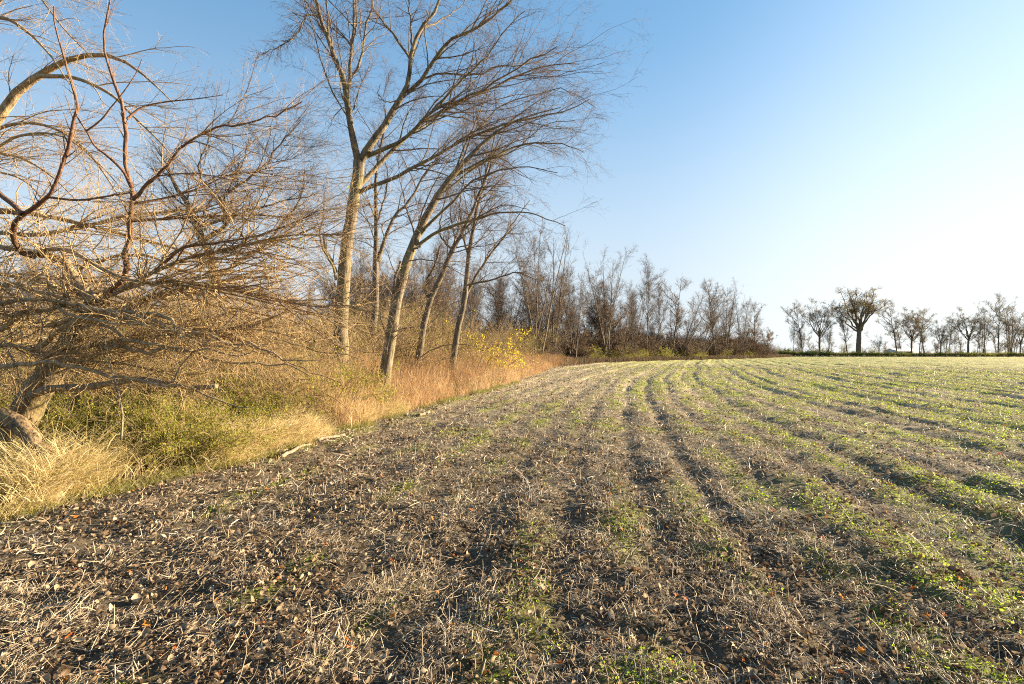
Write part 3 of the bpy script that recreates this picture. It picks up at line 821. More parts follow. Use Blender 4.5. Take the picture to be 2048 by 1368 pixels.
traced_tree("bare_tree", "crooked dark trunked tree leaning right behind the tall brown weeds", 22,
    [(834, 740, .17), (842, 680, .16), (852, 630, .15), (865, 590, .14), (882, 555, .13), (898, 515, .12), (912, 488, .1), (935, 445, .085), (955, 395, .07), (978, 340, .05), (995, 285, .03)],
    [([(860, 600), (850, 570), (870, 530), (880, 490)], .06, .03, -.5), ([(905, 500), (880, 470), (885, 420), (900, 370)], .05, .01, .8),
     ([(925, 460), (965, 430), (1010, 410), (1060, 420)], .04, .01, -1.2)], 24, M_BARKD, (45, 340, 2200, 1800), (.12, 0, .05), leafmat=M_RUSS, nleaf=120)
traced_tree("bare_tree", "straight slim dark tree with upswept limbs left of the yellow leaved bush", 24,
    [(904, 740, .18), (912, 680, .17), (924, 625, .15), (931, 575, .14), (936, 520, .12), (946, 460, .1), (958, 400, .085), (972, 345, .06), (985, 295, .04), (992, 250, .02)],
    [([(932, 590), (960, 540), (995, 490), (1030, 440), (1060, 400)], .07, .015, 1.2), ([(938, 520), (925, 460), (920, 400), (930, 350)], .05, .012, -1),
     ([(934, 570), (985, 560), (1030, 545), (1075, 560)], .05, .012, -1.5), ([(960, 400), (1000, 360), (1030, 320)], .04, .01, .6)], 25, M_BARKD, (50, 380, 2500, 2200), (.06, 0, .1), leafmat=M_LEAFY, nleaf=40)

# ------------------------------------------------------------------ tangle on the left
def left_tangle():
    rng = np.random.default_rng(31)
    # A: old leaning tree with red-brown limbs
    D = 7.2
    b0 = px(40, 850, D); b0[2] = float(H(b0[0], b0[1])) - .05
    t = thing("leaning_tree", b0, "old leaning tree with peeling bark and red-brown limbs spreading from the left edge", "tree")
    def tr(pts, r0, r1, d0, d1, M=18, ext=1.0):
        q = np.linspace(0, 1, len(pts))
        return trace([(a, b, d0 + (d1 - d0) * u, r0 + (r1 - r0) * u ** ext) for (a, b), u in zip(pts, q)], M)
    m = MB()
    P, R = tr([(30, 870), (62, 805), (100, 745), (140, 692), (172, 648), (192, 608)], .19, .115, 7.3, 7.0, 20)
    P[1:] += rng.normal(0, .012, P[1:].shape); m.tubes(P[None], R[None], 12, 0.)
    tr_o = m.build("trunk", M_OLD, t, True)
    red, tan = [], []
    red.append(tr([(185, 622), (205, 600), (225, 578), (243, 560), (250, 528), (258, 472), (266, 412), (262, 375), (250, 310), (250, 240), (240, 190), (216, 135), (208, 72), (218, 30), (224, -30)], .05, .007, 7.0, 5.9, 24))
    red.append(tr([(72, 512), (44, 506), (28, 485), (27, 455), (48, 425), (100, 395), (120, 340), (146, 270), (151, 200), (136, 140), (112, 60), (106, 10)], .05, .006, 7.2, 5.9, 24))
    red.append(tr([(-30, 350), (0, 388), (28, 410), (45, 430)], .03, .04, 6.9, 6.7, 24))
    red.append(tr([(266, 398), (290, 376), (322, 344), (350, 305), (388, 274), (430, 256), (490, 248), (550, 230), (604, 205)], .028, .006, 6.2, 5.6, 24))
    red.append(tr([(254, 238), (282, 216), (330, 204), (390, 198), (446, 190)], .016, .004, 6.0, 6.3, 24))
    red.append(tr([(260, 370), (246, 342), (215, 312), (190, 292), (173, 262), (154, 232), (150, 200)], .02, .006, 6.1, 5.8, 24))
    red.append(tr([(173, 262), (202, 240), (222, 215), (244, 188), (270, 150), (284, 118)], .013, .004, 5.9, 5.7, 24))
    red.append(tr([(268, 408), (300, 402), (340, 394), (400, 376), (460, 350), (520, 345), (600, 362), (650, 372)], .02, .004, 6.2, 6.8, 24))
    red.append(tr([(262, 442), (340, 437), (430, 432), (520, 430), (600, 440), (660, 452)], .022, .004, 6.4, 7.2, 24))
    red.append(tr([(330, 525), (370, 495), (440, 485), (520, 470), (600, 440), (640, 420)], .022, .004, 6.4, 6.0, 24))
    red.append(tr([(100, 395), (160, 400), (230, 390), (262, 385)], .018, .01, 6.6, 6.3, 24))
    tan.append(tr([(180, 640), (225, 628), (270, 610), (320, 592), (375, 575), (450, 560), (560, 552)], .095, .012, 7.0, 7.4, 24, .7))
    tan.append(tr([(190, 605), (170, 580), (150, 560), (142, 535), (110, 515), (60, 505), (0, 490), (-60, 480)], .075, .03, 7.0, 7.4, 24))
    tan.append(tr([(60, 505), (110, 498), (150, 505), (190, 530), (260, 560), (360, 570), (470, 590), (600, 620), (700, 640)], .04, .006, 7.2, 6.2, 24))
    tan.append(tr([(185, 640), (130, 612), (90, 622), (30, 632), (-20, 622)], .03, .015, 6.9, 6.2, 24))
    tan.append(tr([(240, 580), (300, 548), (380, 515), (450, 500), (540, 478), (600, 470), (690, 470)], .035, .006, 6.8, 5.9, 24))
    tan.append(tr([(200, 600), (280, 570), (360, 565), (440, 578), (520, 590), (620, 612), (700, 612), (780, 640)], .03, .005, 6.9, 5.8, 24))
    tan.append(tr([(-40, 460), (60, 470), (160, 455), (260, 430), (380, 420), (470, 400)], .05, .01, 8.4, 8.0, 24))
    tan.append(tr([(-40, 540), (60, 560), (160, 590), (300, 640), (420, 660), (520, 700)], .04, .006, 7.8, 6.4, 24))
    tan.append(tr([(-40, 420), (40, 425), (130, 440), (250, 470), (360, 500), (430, 530)], .06, .012, 8.8, 8.6, 24))
    tan.append(tr([(-30, 700), (20, 690), (80, 705), (150, 720), (260, 730), (380, 760)], .04, .008, 7.4, 6.4, 24))
    tan.append(tr([(90, 760), (160, 700), (260, 680), (380, 665), (520, 660), (640, 690)], .035, .005, 7.2, 6.4, 24))
    for P, R in red[:2] + red[3:4]:
        P[1:] += rng.normal(0, .011, P[1:].shape); R *= rng.uniform(.85, 1.15, R.shape)
    for P, R in red[:2]:
        mm = MB(); mm.tubes(P[None], R[None] * .85, 8, 0.); mm.build("limb", M_RED, t, True)
    for P, R in tan[:2]:
        mm = MB(); P[1:] += rng.normal(0, .01, P[1:].shape); mm.tubes(P[None], R[None], 9, 0.); mm.build("limb", M_TAN, t, True)
    rp, rr = stackP(red); rr = rr * .85; tp, trr = stackP(tan)
    mr = MB(); mr.tubes(rp[2:], rr[2:], 6, 0.)
    # upright shoots on the red limbs
    A, B = grow(rp[[0, 1, 3, 4, 7, 8]], rr[[0, 1, 3, 4, 7, 8]], 110, rng, (.2, .97), (.5, 1.1), absl=(.25, .8), rr=.4, K=7, wander=.07, trop=(.0, 0, .10), bias=(.1, 0, .35), rmin=.0018, rmax=.007)
    mr.tubes(A, B, 4, .3)
    a2, b2 = grow(A, B, 420, rng, (.1, .95), (.5, 1.), absl=(.04, .22), rr=.6, K=4, wander=.1, trop=(0, 0, .03), rmin=.0014, rmax=.003)
    mr.tubes(a2, b2, 3, .6)
    # long sweeping shoots to the right, level
    src = np.concatenate([rp[[7, 8, 9, 3, 10]], tp[[0, 3, 4, 5, 6, 7, 9, 10]]]); sr = np.concatenate([rr[[7, 8, 9, 3, 10]], trr[[0, 3, 4, 5, 6, 7, 9, 10]]])
    A, B = grow(src, sr, 230, rng, (.05, .95), (.3, .8), absl=(.9, 2.3), rr=.55, K=10, wander=.1, trop=(.03, -.005, -.012), bias=(.6, -.1, .08), rmin=.003, rmax=.011, shrink=.55)
    mr.tubes(A[:110], B[:110], 5, .35)
    mr2, mr3 = A, B
    A2, B2 = grow(A, B, 1900, rng, (.05, .95), (.25, .9), absl=(.3, .95), rr=.6, K=6, wander=.1, trop=(.02, 0, 0), bias=(.15, 0, 0), rmin=.0019, rmax=.005)
    mr.tubes(A2[:900], B2[:900], 3, .6)
    mr.build("red_branches", M_RED, t)
    mt = MB(); mt.tubes(tp[2:], trr[2:] * .8 * rng.uniform(.8, 1.2, trr[2:].shape), 7, 0.)
    mt.tubes(A[110:], B[110:], 5, .4); mt.tubes(A2[900:], B2[900:], 3, .8)
    src2 = np.concatenate([A2, A[:, np.linspace(0, 9, 6).astype(int)]]); sr2 = np.concatenate([B2, B[:, np.linspace(0, 9, 6).astype(int)]])
    A3, B3 = grow(src2, sr2, 7000, rng, (.05, 1), (.4, 1.2), absl=(.08, .42), rr=.7, K=4, wander=.13, trop=(0, 0, -.01), rmin=.0013, rmax=.0026)
    mt.tubes(A3, B3, 3, rng.uniform(.2, 1.1, len(A3)).clip(0, 1))
    A4, B4 = grow(tp, trr, 420, rng, (.02, .98), (.5, 1.5), absl=(.6, 2.0), rr=.5, K=9, wander=.2, trop=(.02, 0, -.01), rmin=.0025, rmax=.009)
    mt.tubes(A4, B4, 4, .7)
    A5, B5 = grow(A4, B4, 3200, rng, (.05, 1), (.4, 1.3), absl=(.12, .6), rr=.7, K=5, wander=.17, trop=(0, 0, -.02), rmin=.0015, rmax=.003)
    mt.tubes(A5, B5, 3, rng.uniform(.2, 1.1, len(A5)).clip(0, 1))
    lowl = [tr([(px_, py_), (px_ + 130, py_ - 30 + dy), (px_ + 280, py_ + dy), (px_ + 450, py_ + 50 + dy)], .022, .004, d_, d_ - .8, 24) for px_, py_, dy, d_ in
            [(-60, 600, 20, 6.4), (-40, 680, -20, 6.5), (-30, 740, 10, 6.4), (60, 700, -40, 6.6), (100, 650, 30, 6.6), (150, 620, 60, 6.4), (200, 700, 20, 6.6), (-60, 560, 50, 6.8), (180, 590, 0, 7.6), (220, 640, 40, 7.8), (300, 600, 20, 8.4), (260, 700, 10, 8.2), (120, 560, -30, 8.2), (330, 660, 0, 9)]]
    q1, q2 = stackP(lowl); q2 = q2 * 1.35; q1[:, 1:] += np.cumsum(rng.normal(0, .03, q1[:, 1:].shape), 1)
    mt.tubes(q1, q2, 6, .1)
    A6, B6 = grow(q1, q2, 260, rng, (.02, .98), (.4, 1.4), absl=(.4, 1.4), rr=.5, K=7, wander=.16, trop=(0, 0, -.01), rmin=.002, rmax=.007)
    mt.tubes(A6, B6, 4, .7)
    A7, B7 = grow(A6, B6, 2400, rng, (.05, 1), (.4, 1.3), absl=(.1, .5), rr=.7, K=4, wander=.18, trop=(0, 0, -.02), rmin=.0014, rmax=.003)
    mt.tubes(A7, B7, 3, rng.uniform(.2, 1.1, len(A7)).clip(0, 1))
    mt.build("crown", M_TAN, t)
    lm = MB(); leaves_on(lm, A5, 260, rng, (.025, .055), lambda n: rng.random(n), .03); lm.build("leaves", M_LEAFG, t)

    # B: arching pale tree at the upper left
    b0 = px(-330, 860, 8.6); b0[2] = float(H(b0[0], b0[1])) - .05
    t = thing("arching_tree", b0, "pale barked tree whose bough arches over in the upper left corner with drooping twigs", "tree")
    L = [tr([(-330, 870), (-290, 700), (-210, 540), (-120, 400), (-40, 285), (0, 232), (40, 178), (78, 152), (122, 126), (170, 111), (230, 114), (290, 152), (350, 210)], .115, .006, 8.6, 7.6, 28),
         tr([(75, 152), (150, 156), (220, 188), (262, 228), (320, 284), (350, 320)], .03, .005, 7.9, 7.2, 28),
         tr([(-80, 340), (-20, 268), (50, 246), (120, 262), (180, 310), (230, 380), (260, 430)], .03, .005, 8.2, 7.2, 28),
         tr([(-120, 400), (-80, 200), (-60, 60), (0, 35), (50, 60), (100, 110), (140, 170)], .05, .005, 8.3, 7.6, 28),
         tr([(-100, 380), (0, 292), (60, 268), (130, 275), (200, 330), (262, 400)], .025, .004, 8.2, 7.0, 28),
         tr([(-200, 520), (-60, 330), (20, 310), (100, 350), (170, 420)], .03, .005, 8.4, 7.6, 28),
         tr([(-90, 220), (-70, -40), (0, -80), (60, -30), (130, 60), (190, 120)], .03, .005, 8.3, 7.6, 28),
         tr([(-200, 540), (-140, 480), (-60, 350), (0, 345), (60, 370), (110, 440)], .03, .006, 8.3, 7.9, 28)]
    P, R = stackP(L)
    m = MB(); m.tubes(P[:1], R[:1], 10, 0.); m.build("trunk", M_TAN, t, True)
    m = MB(); m.tubes(P[1:], R[1:], 7, .1)
    up = P[:, 8:]; ur = R[:, 8:]
    A, B = grow(up, ur, 120, rng, (.0, .95), (.3, .9), absl=(.8, 2.2), rr=.5, K=10, wander=.07, trop=(.04, 0, -.05), bias=(.3, 0, .1), rmin=.003, rmax=.009)
    m.tubes(A, B, 4, .5)
    A2, B2 = grow(A, B, 1100, rng, (.05, .95), (.3, .8), absl=(.3, 1.0), rr=.6, K=6, wander=.08, trop=(.02, 0, -.05), rmin=.0018, rmax=.004)
    m.tubes(A2, B2, 3, .8)
    A3, B3 = grow(A2, B2, 4200, rng, (.05, 1), (.4, 1.1), absl=(.08, .3), rr=.7, K=4, wander=.13, trop=(0, 0, 0), rmin=.0014, rmax=.0024)
    m.tubes(A3, B3, 3, 1.)
    m.build("crown", M_TAN, t)

    # mossy root at lower left
    def log(name, pts, r0, r1, d0, d1, mat, label, cat, nb=0, sides=9):
        P, R = tr(pts, r0, r1, d0, d1, 20)
        P[:] += rng.normal(0, r0 * .15, P.shape); R *= rng.uniform(.8, 1.15, R.shape)
        P = np.concatenate([P[:1], P, P[-1:]]); R = np.concatenate([[.001], R, [.001]])
        g = H(P[:, 0], P[:, 1]) + R * .55
        P[:, 2] = np.maximum(P[:, 2], g) if d0 < 0 else P[:, 2]
        c = P[1].copy()
        mm = MB(); mm.tubes(P[None], R[None], sides, 0.)
        if nb:
            a, b = grow(P[None, 3:], R[None, 3:], nb, rng, (.1, .95), (.5, 1.), absl=(.2, .6), rr=.4, K=6, wander=.12, trop=(0, 0, .0), rmin=.003)
            mm.tubes(a, b, 4, .2)
        o = mm.build(name, mat, None, True)
        tag(o, label, cat)
        return o
    log("mossy_root", [(-160, 760), (-60, 812), (0, 838), (45, 862), (80, 890), (100, 915), (108, 950)], .15, .045, 6.7, 6.4, M_OLD, "mossy gnarled root bulging at the lower left edge under the tangle", "root")
    log("fallen_log", [(60, 790), (110, 776), (190, 772), (265, 760), (330, 766), (385, 776), (432, 774)], .05, .026, 6.9, 6.3, M_LOG, "weathered barkless log lying level above the dark hollow, left", "log")
    # dead pale saplings
    log("dead_sapling", [(243, 880), (244, 830), (238, 790), (228, 755), (214, 700), (203, 650)], .012, .006, 5.9, 6.0, M_PALE, "thin pale upright dead sapling in front of the log", "sapling", 3, 6)
    log("dead_branch", [(346, 768), (360, 735), (380, 712), (420, 680), (455, 645), (478, 620)], .014, .005, 6.2, 5.9, M_PALE, "pale dead branch slanting up right from the log", "branch", 3, 6)
    # fallen sticks on the ground
    def stick(pts, r0, r1, label, mat=M_PALE, sides=7, lift=.6):
        P = []
        for a, b in pts:
            d = CAM_H * F / (b - 705.0); p = px(a, b, d); P.append(p)
        P = np.array(P); s = np.linspace(0, 1, len(P)); q = np.linspace(0, 1, 16)
        P = np.stack([np.interp(q, s, P[:, k]) for k in range(3)], -1)
        R = np.linspace(r0, r1, 16)
        P[:, :2] += rng.normal(0, r0 * .6, (16, 2))
        P[:, 2] = H(P[:, 0], P[:, 1]) + .02 + R * lift
        P[:, 2] = np.convolve(np.pad(P[:, 2], 2, 'edge'), np.ones(5) / 5, 'valid') + .012
        P = np.concatenate([P[:1], P, P[-1:]]); R = np.concatenate([[.001], R, [.001]])
        mm = MB(); mm.tubes(P[None], R[None], sides, 0.)
        o = mm.build("fallen_branch", mat, None, True); tag(o, label, "branch", "fallen branches on the verge")
    stick([(435, 925), (500, 918), (540, 908), (575, 905)], .012, .02, "long thin pale stick lying along the verge left of the forked pale branch")
    stick([(560, 918), (592, 904), (617, 893), (633, 878)], .032, .012, "bent pale branch lying where grass meets soil below the big tree")
    stick([(634, 886), (660, 880), (690, 874)], .028, .02, "short pale bare branch at the right end of the grassy verge")
    stick([(88, 1045), (92, 1022), (108, 995), (150, 960), (165, 940)], .008, .004, "dark thin curved twig arching over the lower left grass", M_BARKD, 5, 3)
    stick([(0, 1058), (40, 1055), (90, 1050)], .012, .008, "straight grey stick lying at the left edge on leaf litter")
    stick([(840, 835), (850, 830), (857, 828)], .035, .03, "short chunk of pale wood on soil beside the tall weeds")
    # C: dark bare tree in the back of the tangle
left_tangle()
traced_tree("bare_tree", "dark gnarled spreading tree behind the left tangle, left of the tallest tree", 13.5,
    [(395, 760, .17), (400, 680, .16), (415, 610, .14), (430, 560, .12), (420, 510, .1), (395, 460, .09), (380, 420, .07), (355, 380, .05), (335, 330, .03)],
    [([(430, 560), (480, 520), (520, 500), (560, 450), (600, 400), (610, 340)], .06, .01, 1.), ([(410, 480), (450, 450), (455, 420), (440, 400), (480, 370), (530, 330), (560, 290), (600, 240)], .06, .008, -1.2),
     ([(395, 455), (440, 440), (500, 420), (540, 410), (600, 395), (640, 385)], .045, .008, .8), ([(380, 425), (350, 420), (300, 430), (230, 450)], .04, .01, 1.),
     ([(455, 425), (400, 350), (400, 320), (420, 270), (430, 220)], .03, .006, 0)], 26, M_BARKD, (80, 650, 4500, 4500), (.05, 0, .16), (0, 0, .02))

# ------------------------------------------------------------------ prototype trees for the woods
def proto_tree(name, label, kind, h, seed, mat, leafmat=None, nleaf=0, thick=1.0, group=None, tw=1.0, dens=1.0):
    rng = np.random.default_rng(seed)
    t = thing(name, (0, 0, 0), label, "tree", group)
    mt = MB(); mc = MB()
    K = 14; q = np.linspace(0, 1, K)
    def stem(lean, top, r, x0=(0, 0), wob=.02, r1=.12):
        P = np.zeros((K, 3)); P[:, 0] = x0[0] + lean[0] * h * q ** 1.3; P[:, 1] = x0[1] + lean[1] * h * q ** 1.3; P[:, 2] = q * top * h - .2
        P[1:, :2] += np.cumsum(rng.normal(0, wob * h / K * 1.2, (K - 1, 2)), 0)
        return P, r * (1 - q * (1 - r1)) ** 1.0
    r = .0105 * h * thick
    if kind == 'vase':
        S = [stem((rng.uniform(-.28, .28), rng.uniform(-.25, .25)), rng.uniform(.75, .98), r * rng.uniform(.45, .8), (rng.normal(0, .02) * h, 0)) for _ in range(6)]
        n1, ang, bz = 60, (.3, .75), .2
    elif kind == 'slim':
        S = [stem((rng.normal(0, .03), 0), .98, r * .6, wob=.01)]; n1, ang, bz = 60, (.5, 1.0), .25
    elif kind == 'lean':
        S = [stem((.35 + .12 * i, rng.normal(0, .06)), .9 - .1 * i, r * .7, (i * .015 * h, 0), .03) for i in range(3)]; n1, ang, bz = 55, (.35, .9), .2
    elif kind == 'oak':
        tr_ = stem((0.02, 0), .34, r * 1.4, r1=.8, wob=.008)
        S = [tr_]; top = tr_[0][-1]
        for i in range(13):
            a = i * 2.4; P = np.zeros((K, 3)); sp = rng.uniform(.05, .27) if i % 3 else .27
            P[:, 0] = top[0] + cos(a) * sp * h * q ** 1.0; P[:, 1] = top[1] + sin(a) * sp * h * q ** 1.0
            P[:, 2] = top[2] - .04 * h * (i % 4) / 3 + (.58 - .9 * sp * sp / .27) * h * q
            P[1:] += np.cumsum(rng.normal(0, .008 * h, (K - 1, 3)), 0)
            S.append((P, r * .62 * (1 - .85 * q)))
        n1, ang, bz = 90, (.4, .9), .1
    elif kind == 'wind':
        S = [stem((.12, 0), .95, r, wob=.03)]
        P0 = S[0][0]
        for i in range(6):
            k = int(K * (.35 + .08 * i)); P = np.zeros((K, 3)); a = rng.uniform(0, 2 * pi)
            P[:, 0] = P0[k, 0] + cos(a) * .26 * h * q; P[:, 1] = P0[k, 1] + sin(a) * .26 * h * q; P[:, 2] = P0[k, 2] + .26 * h * q ** 1.2
            P[1:] += np.cumsum(rng.normal(0, .007 * h, (K - 1, 3)), 0)
            S.append((P, r * .5 * (1 - .85 * q)))
        n1, ang, bz = 60, (.4, .9), .12
    P, R = stackP(S)
    if kind in ('oak', 'wind'):
        mt.tubes(P[:1], R[:1], 8, 0.); mc.tubes(P[1:], R[1:], 5, .1)
    else:
        mt.tubes(P, R, 7, 0.)
    rt = .0042 * h / 12 * tw
    tr0 = .3 if kind != 'oak' else .35
    src = (P, R) if kind not in ('oak',) else (P[1:], R[1:])
    A, B = grow(*src, int(n1 * dens), rng, (tr0, .99), ang, (.2, .42), .55, 8, .12, (0, 0, .04), (0, 0, bz), rmin=rt * 1.8, rmax=.0035 * h)
    mc.tubes(A, B, 4, .3)
    A2, B2 = grow(A, B, int(n1 * 9 * dens), rng, (.1, .98), (.35, .9), (.3, .6), .55, 6, .12, (0, 0, .02), (0, 0, .05), rmin=rt * 1.3, rmax=.002 * h)
    mc.tubes(A2, B2, 3, .6)
    A3, B3 = grow(A2, B2, int(n1 * 45 * dens), rng, (.1, 1), (.4, 1.), absl=(.025 * h, .07 * h), rr=.7, K=4, wander=.13, trop=(0, 0, .0), rmin=rt, rmax=rt * 1.4)
    mc.tubes(A3, B3, 3, 1.)
    mt.build("trunk", mat, t, True); mc.build("crown", mat, t)
    if nleaf:
        lm = MB()
        leaves_on(lm, A3, nleaf, rng, (.007 * h, .014 * h), lambda n: np.clip(rng.normal(.5, .3, n), 0, 1), .012 * h, (.2, 1)); lm.build("leaves", leafmat, t)
    return t

def proto_shrub(name, label, h, seed, mat, leafmat=None, nleaf=0, wide=1.0, group=None, stems=26, lsz=(.03, .07), dens=1., tw=1.):
    rng = np.random.default_rng(seed)
    t = thing(name, (0, 0, 0), label, "shrub", group)
    n = stems; K = 9
    a = rng.uniform(0, 2 * pi, n); sp = rng.uniform(.1, .8, n) * wide
    d = nrm(np.stack([np.cos(a) * sp, np.sin(a) * sp, np.ones(n)], -1))
    P = np.empty((n, K, 3)); P[:, 0] = np.stack([rng.normal(0, .12 * h * wide, n), rng.normal(0, .12 * h * wide, n), np.full(n, -.1)], -1)
    L = rng.uniform(.6, 1.15, n) * h
    for k in range(1, K):
        d = nrm(d + rng.normal(0, .1, (n, 3)) + np.array([0, 0, -.035 * k]))
        P[:, k] = P[:, k - 1] + d * (L / (K - 1))[:, None]
    R = (.0055 * h * rng.uniform(.6, 1.2, n))[:, None] * np.linspace(1, .25, K)
    m = MB(); m.tubes(P, R * 1.35, 4, .1); m.build("stems", mat, t)
    m = MB()
    A, B = grow(P, R, int(260 * dens), rng, (.1, .98), (.4, 1.), (.3, .55), .6, 6, .13, (0, 0, 0), (0, 0, .05), rmin=.0012 * h * tw, rmax=.004 * h * tw)
    m.tubes(A, B, 3, .7)
    A2, B2 = grow(A, B, int(2200 * dens), rng, (.05, 1), (.4, 1.1), absl=(.05 * h, .2 * h), rr=.7, K=4, wander=.14, trop=(0, 0, 0), rmin=.0009 * h * tw, rmax=.0016 * h * tw)
    m.tubes(A2, B2, 3, rng.uniform(.3, 1.1, len(A2)).clip(0, 1))
    m.build("twigs", mat, t)
    if nleaf:
        lm = MB(); leaves_on(lm, A2, nleaf, rng, lsz, lambda n: np.clip(rng.normal(.5, .28, n), 0, 1), .03 * h, (.1, 1)); lm.build("leaves", leafmat, t)
    return t

used = set()
def put(proto, x, y, rz, sc, label=None, group=None, zs=None):
    z = float(H(x, y))
    s = (sc, sc, sc if zs is None else zs)
    if proto.name not in used:
        used.add(proto.name); proto.location = (x, y, z); proto.rotation_euler = (0, 0, rz); proto.scale = s
        if label: proto['label'] = label
        if group: proto['group'] = group
        return proto
    return dup(proto, (x, y, z), rz, s, label, group)

def at(pxx, d): return (pxx - 1024) / F * d

G_WOOD = "bare trees of the wood behind the brush"
G_BRUSH = "brown brush along the wood edge"
vase = [proto_tree("bare_tree", "x", 'vase', 14, 100 + i, M_BARKD, None, 0, 1.0, G_WOOD, 1.35) for i in range(2)]
slim = proto_tree("bare_tree", "x", 'slim', 14, 103, M_BARKD, None, 0, 1.0, G_WOOD, 1.35)
lean = proto_tree("bare_tree", "x", 'lean', 12, 104, M_BARKD, M_RUSS, 260, 1.0, G_WOOD, 1.35)
wind = proto_tree("bare_tree", "x", 'wind', 13, 105, M_BARKD, M_RUSS, 700, 1.0, G_WOOD, 1.35)
russ = proto_tree("russet_tree", "x", 'oak', 10, 106, M_BARKD, M_RUSS, 2600, .8, None, 1.6)
oak = proto_tree("oak_tree", "x", 'oak', 24, 107, M_FAR, M_OAKL, 4800, 1.45, None, 1.4)
field_t = [proto_tree("hedgerow_tree", "x", ('wind', 'oak', 'wind')[i], 16, 108 + i, M_FAR, M_OAKL, 1500, (1.2, .95, 1.2)[i], None, 1.4) for i in range(3)]
field_v = proto_tree("hedgerow_tree", "x", 'vase', 16, 112, M_FAR, M_OAKL, 500, .8, None, 1.6)
brush = [proto_shrub("brush_shrub", "x", 3.0, 200 + i, M_BRUSH, (M_LEAFG, M_RUSS, M_LEAFG)[i], (700, 260, 1300)[i], 1.0, G_BRUSH, 26, (.03, .07), .72) for i in range(3)]
fbrush = [proto_shrub("dark_brush", "x", 3.0, 220 + i, M_BRUSHD, M_RUSS, 200, 1.2, G_BRUSH, 26, (.05, .1), 1.2, 3.2) for i in range(2)]
green = [proto_shrub("green_shrub", "x", 1.6, 210 + i, M_TAN, M_LEAFG, 3600, 1.1, None, 22, (.025, .055), .5) for i in range(2)]
hedge = proto_shrub("hedge_bush", "x", 3.0, 215, M_FAR, M_LEAFG, 3200, 1.5, None, 26, (.1, .22), .5)

rng = np.random.default_rng(77)
# named trees of the wood edge: (pixel x, top y, distance, prototype, rotation, label)
named = [
    (1072, 452, 48, vase[0], 0.3, "tall many-stemmed bare tree, first of the wood right of the yellow bush"),
    (1108, 498, 56, vase[1], 1.2, "fan-shaped many-stemmed bare tree rising where the brown thicket turns dark"),
    (1150, 520, 62, vase[0], 2.9, "wide fan-shaped bare tree between the brown thicket and the round-topped tall tree"),
    (1212, 496, 84, vase[1], 4.0, "round-topped tall bare tree standing above the russet-leaved one"),
    (1240, 560, 86, vase[0], 5.3, "half-height bare tree just right of the round-topped tall one"),
    (1294, 526, 96, slim, 0.4, "pole-straight slender tree with a feathery tip"),
    (1265, 575, 98, slim, 2.0, "thin bare tree left of the pole-straight slender one"),
    (1322, 570, 104, slim, 3.2, "thin bare tree right of the pole-straight slender one"),
    (1345, 562, 108, wind, 0.2, "knotty tree with leaf clusters standing before the right-leaning clump"),
    (1362, 572, 112, lean, 0.0, "clump of stems leaning far to the right in the middle of the far wood"),
    (1402, 578, 120, lean, 0.3, "smaller right-leaning clump behind the long-leaning stems"),
    (1432, 566, 128, wind, 2.2, "dark twiggy tree with ragged leaf tufts near the right end of the wood"),
    (1452, 572, 132, vase[1], 1.0, "spreading bare tree over the bright green shrubs near the wood's end"),
    (1486, 590, 142, vase[0], 3.5, "pale open tree holding a few leaves, last tall one at the wood's right end"),
    (1508, 612, 150, wind, 4.4, "small ragged tree on the wood's right tip"),
]
for X, ty, D, pr, rz, lab in named:
    while edge_x(D) - at(X, D) < 4: D += .5
    h = (708 - ty) / F * D + 1.2
    base_h = {vase[0].name: 14, vase[1].name: 14, slim.name: 14, lean.name: 11, wind.name: 12.5}.get(pr.name.split('.')[0] if False else pr.name, 14)
    o = put(pr, at(X, D), D, rz, h / base_h * (1.12 if D < 80 else 1.02), lab)
    if 'group' in o: del o['group']
put(russ, at(1208, 96), 96, 0, (708 - 572) / F * 96 / 9.2, "russet-leaved round tree low in front of the round-topped tall tree")
put(russ, at(1535, 165), 165, 2, (706 - 645) / F * 165 / 9.2, "small dense dark-leaved tree alone just off the wood's right tip")

# wood interior
for i in range(110):
    D = rng.uniform(28, 95)
    if i < 50:
        X = rng.uniform(-60, 1020); 
    else:
        X = rng.uniform(650, 1480); D = rng.uniform(60, 150)
    x = at(X, D)
    if edge_dist(np.array(x), np.array(D)) > -5: x = float(edge_x(D)) - rng.uniform(4, 16)
    pr = [vase[0], vase[1], slim, wind, lean][rng.integers(0, 5)]
    lim = 708 - np.interp((x / D) * F + 1024, [0, 500, 640, 800, 1000, 1150, 1300, 1500], [470, 480, 500, 470, 450, 540, 590, 610])
    h = min(lim * rng.uniform(.65, 1.05) / F * D + 1.2, 15)
    Xp = x / D * F + 1024
    lab, grp = (("slim bare tree deep behind the left tangle", "bare trees behind the left tangle") if Xp < 640 else
                ("slim bare tree in the wood behind the tall front trees", "bare trees behind the tall front trees") if Xp < 1060 else
                ("dark slim bare tree among the stems of the far wood", "dark bare trees inside the far wood"))
    put(pr, float(x), float(D), rng.uniform(0, 6.28), h / 14, lab, grp)

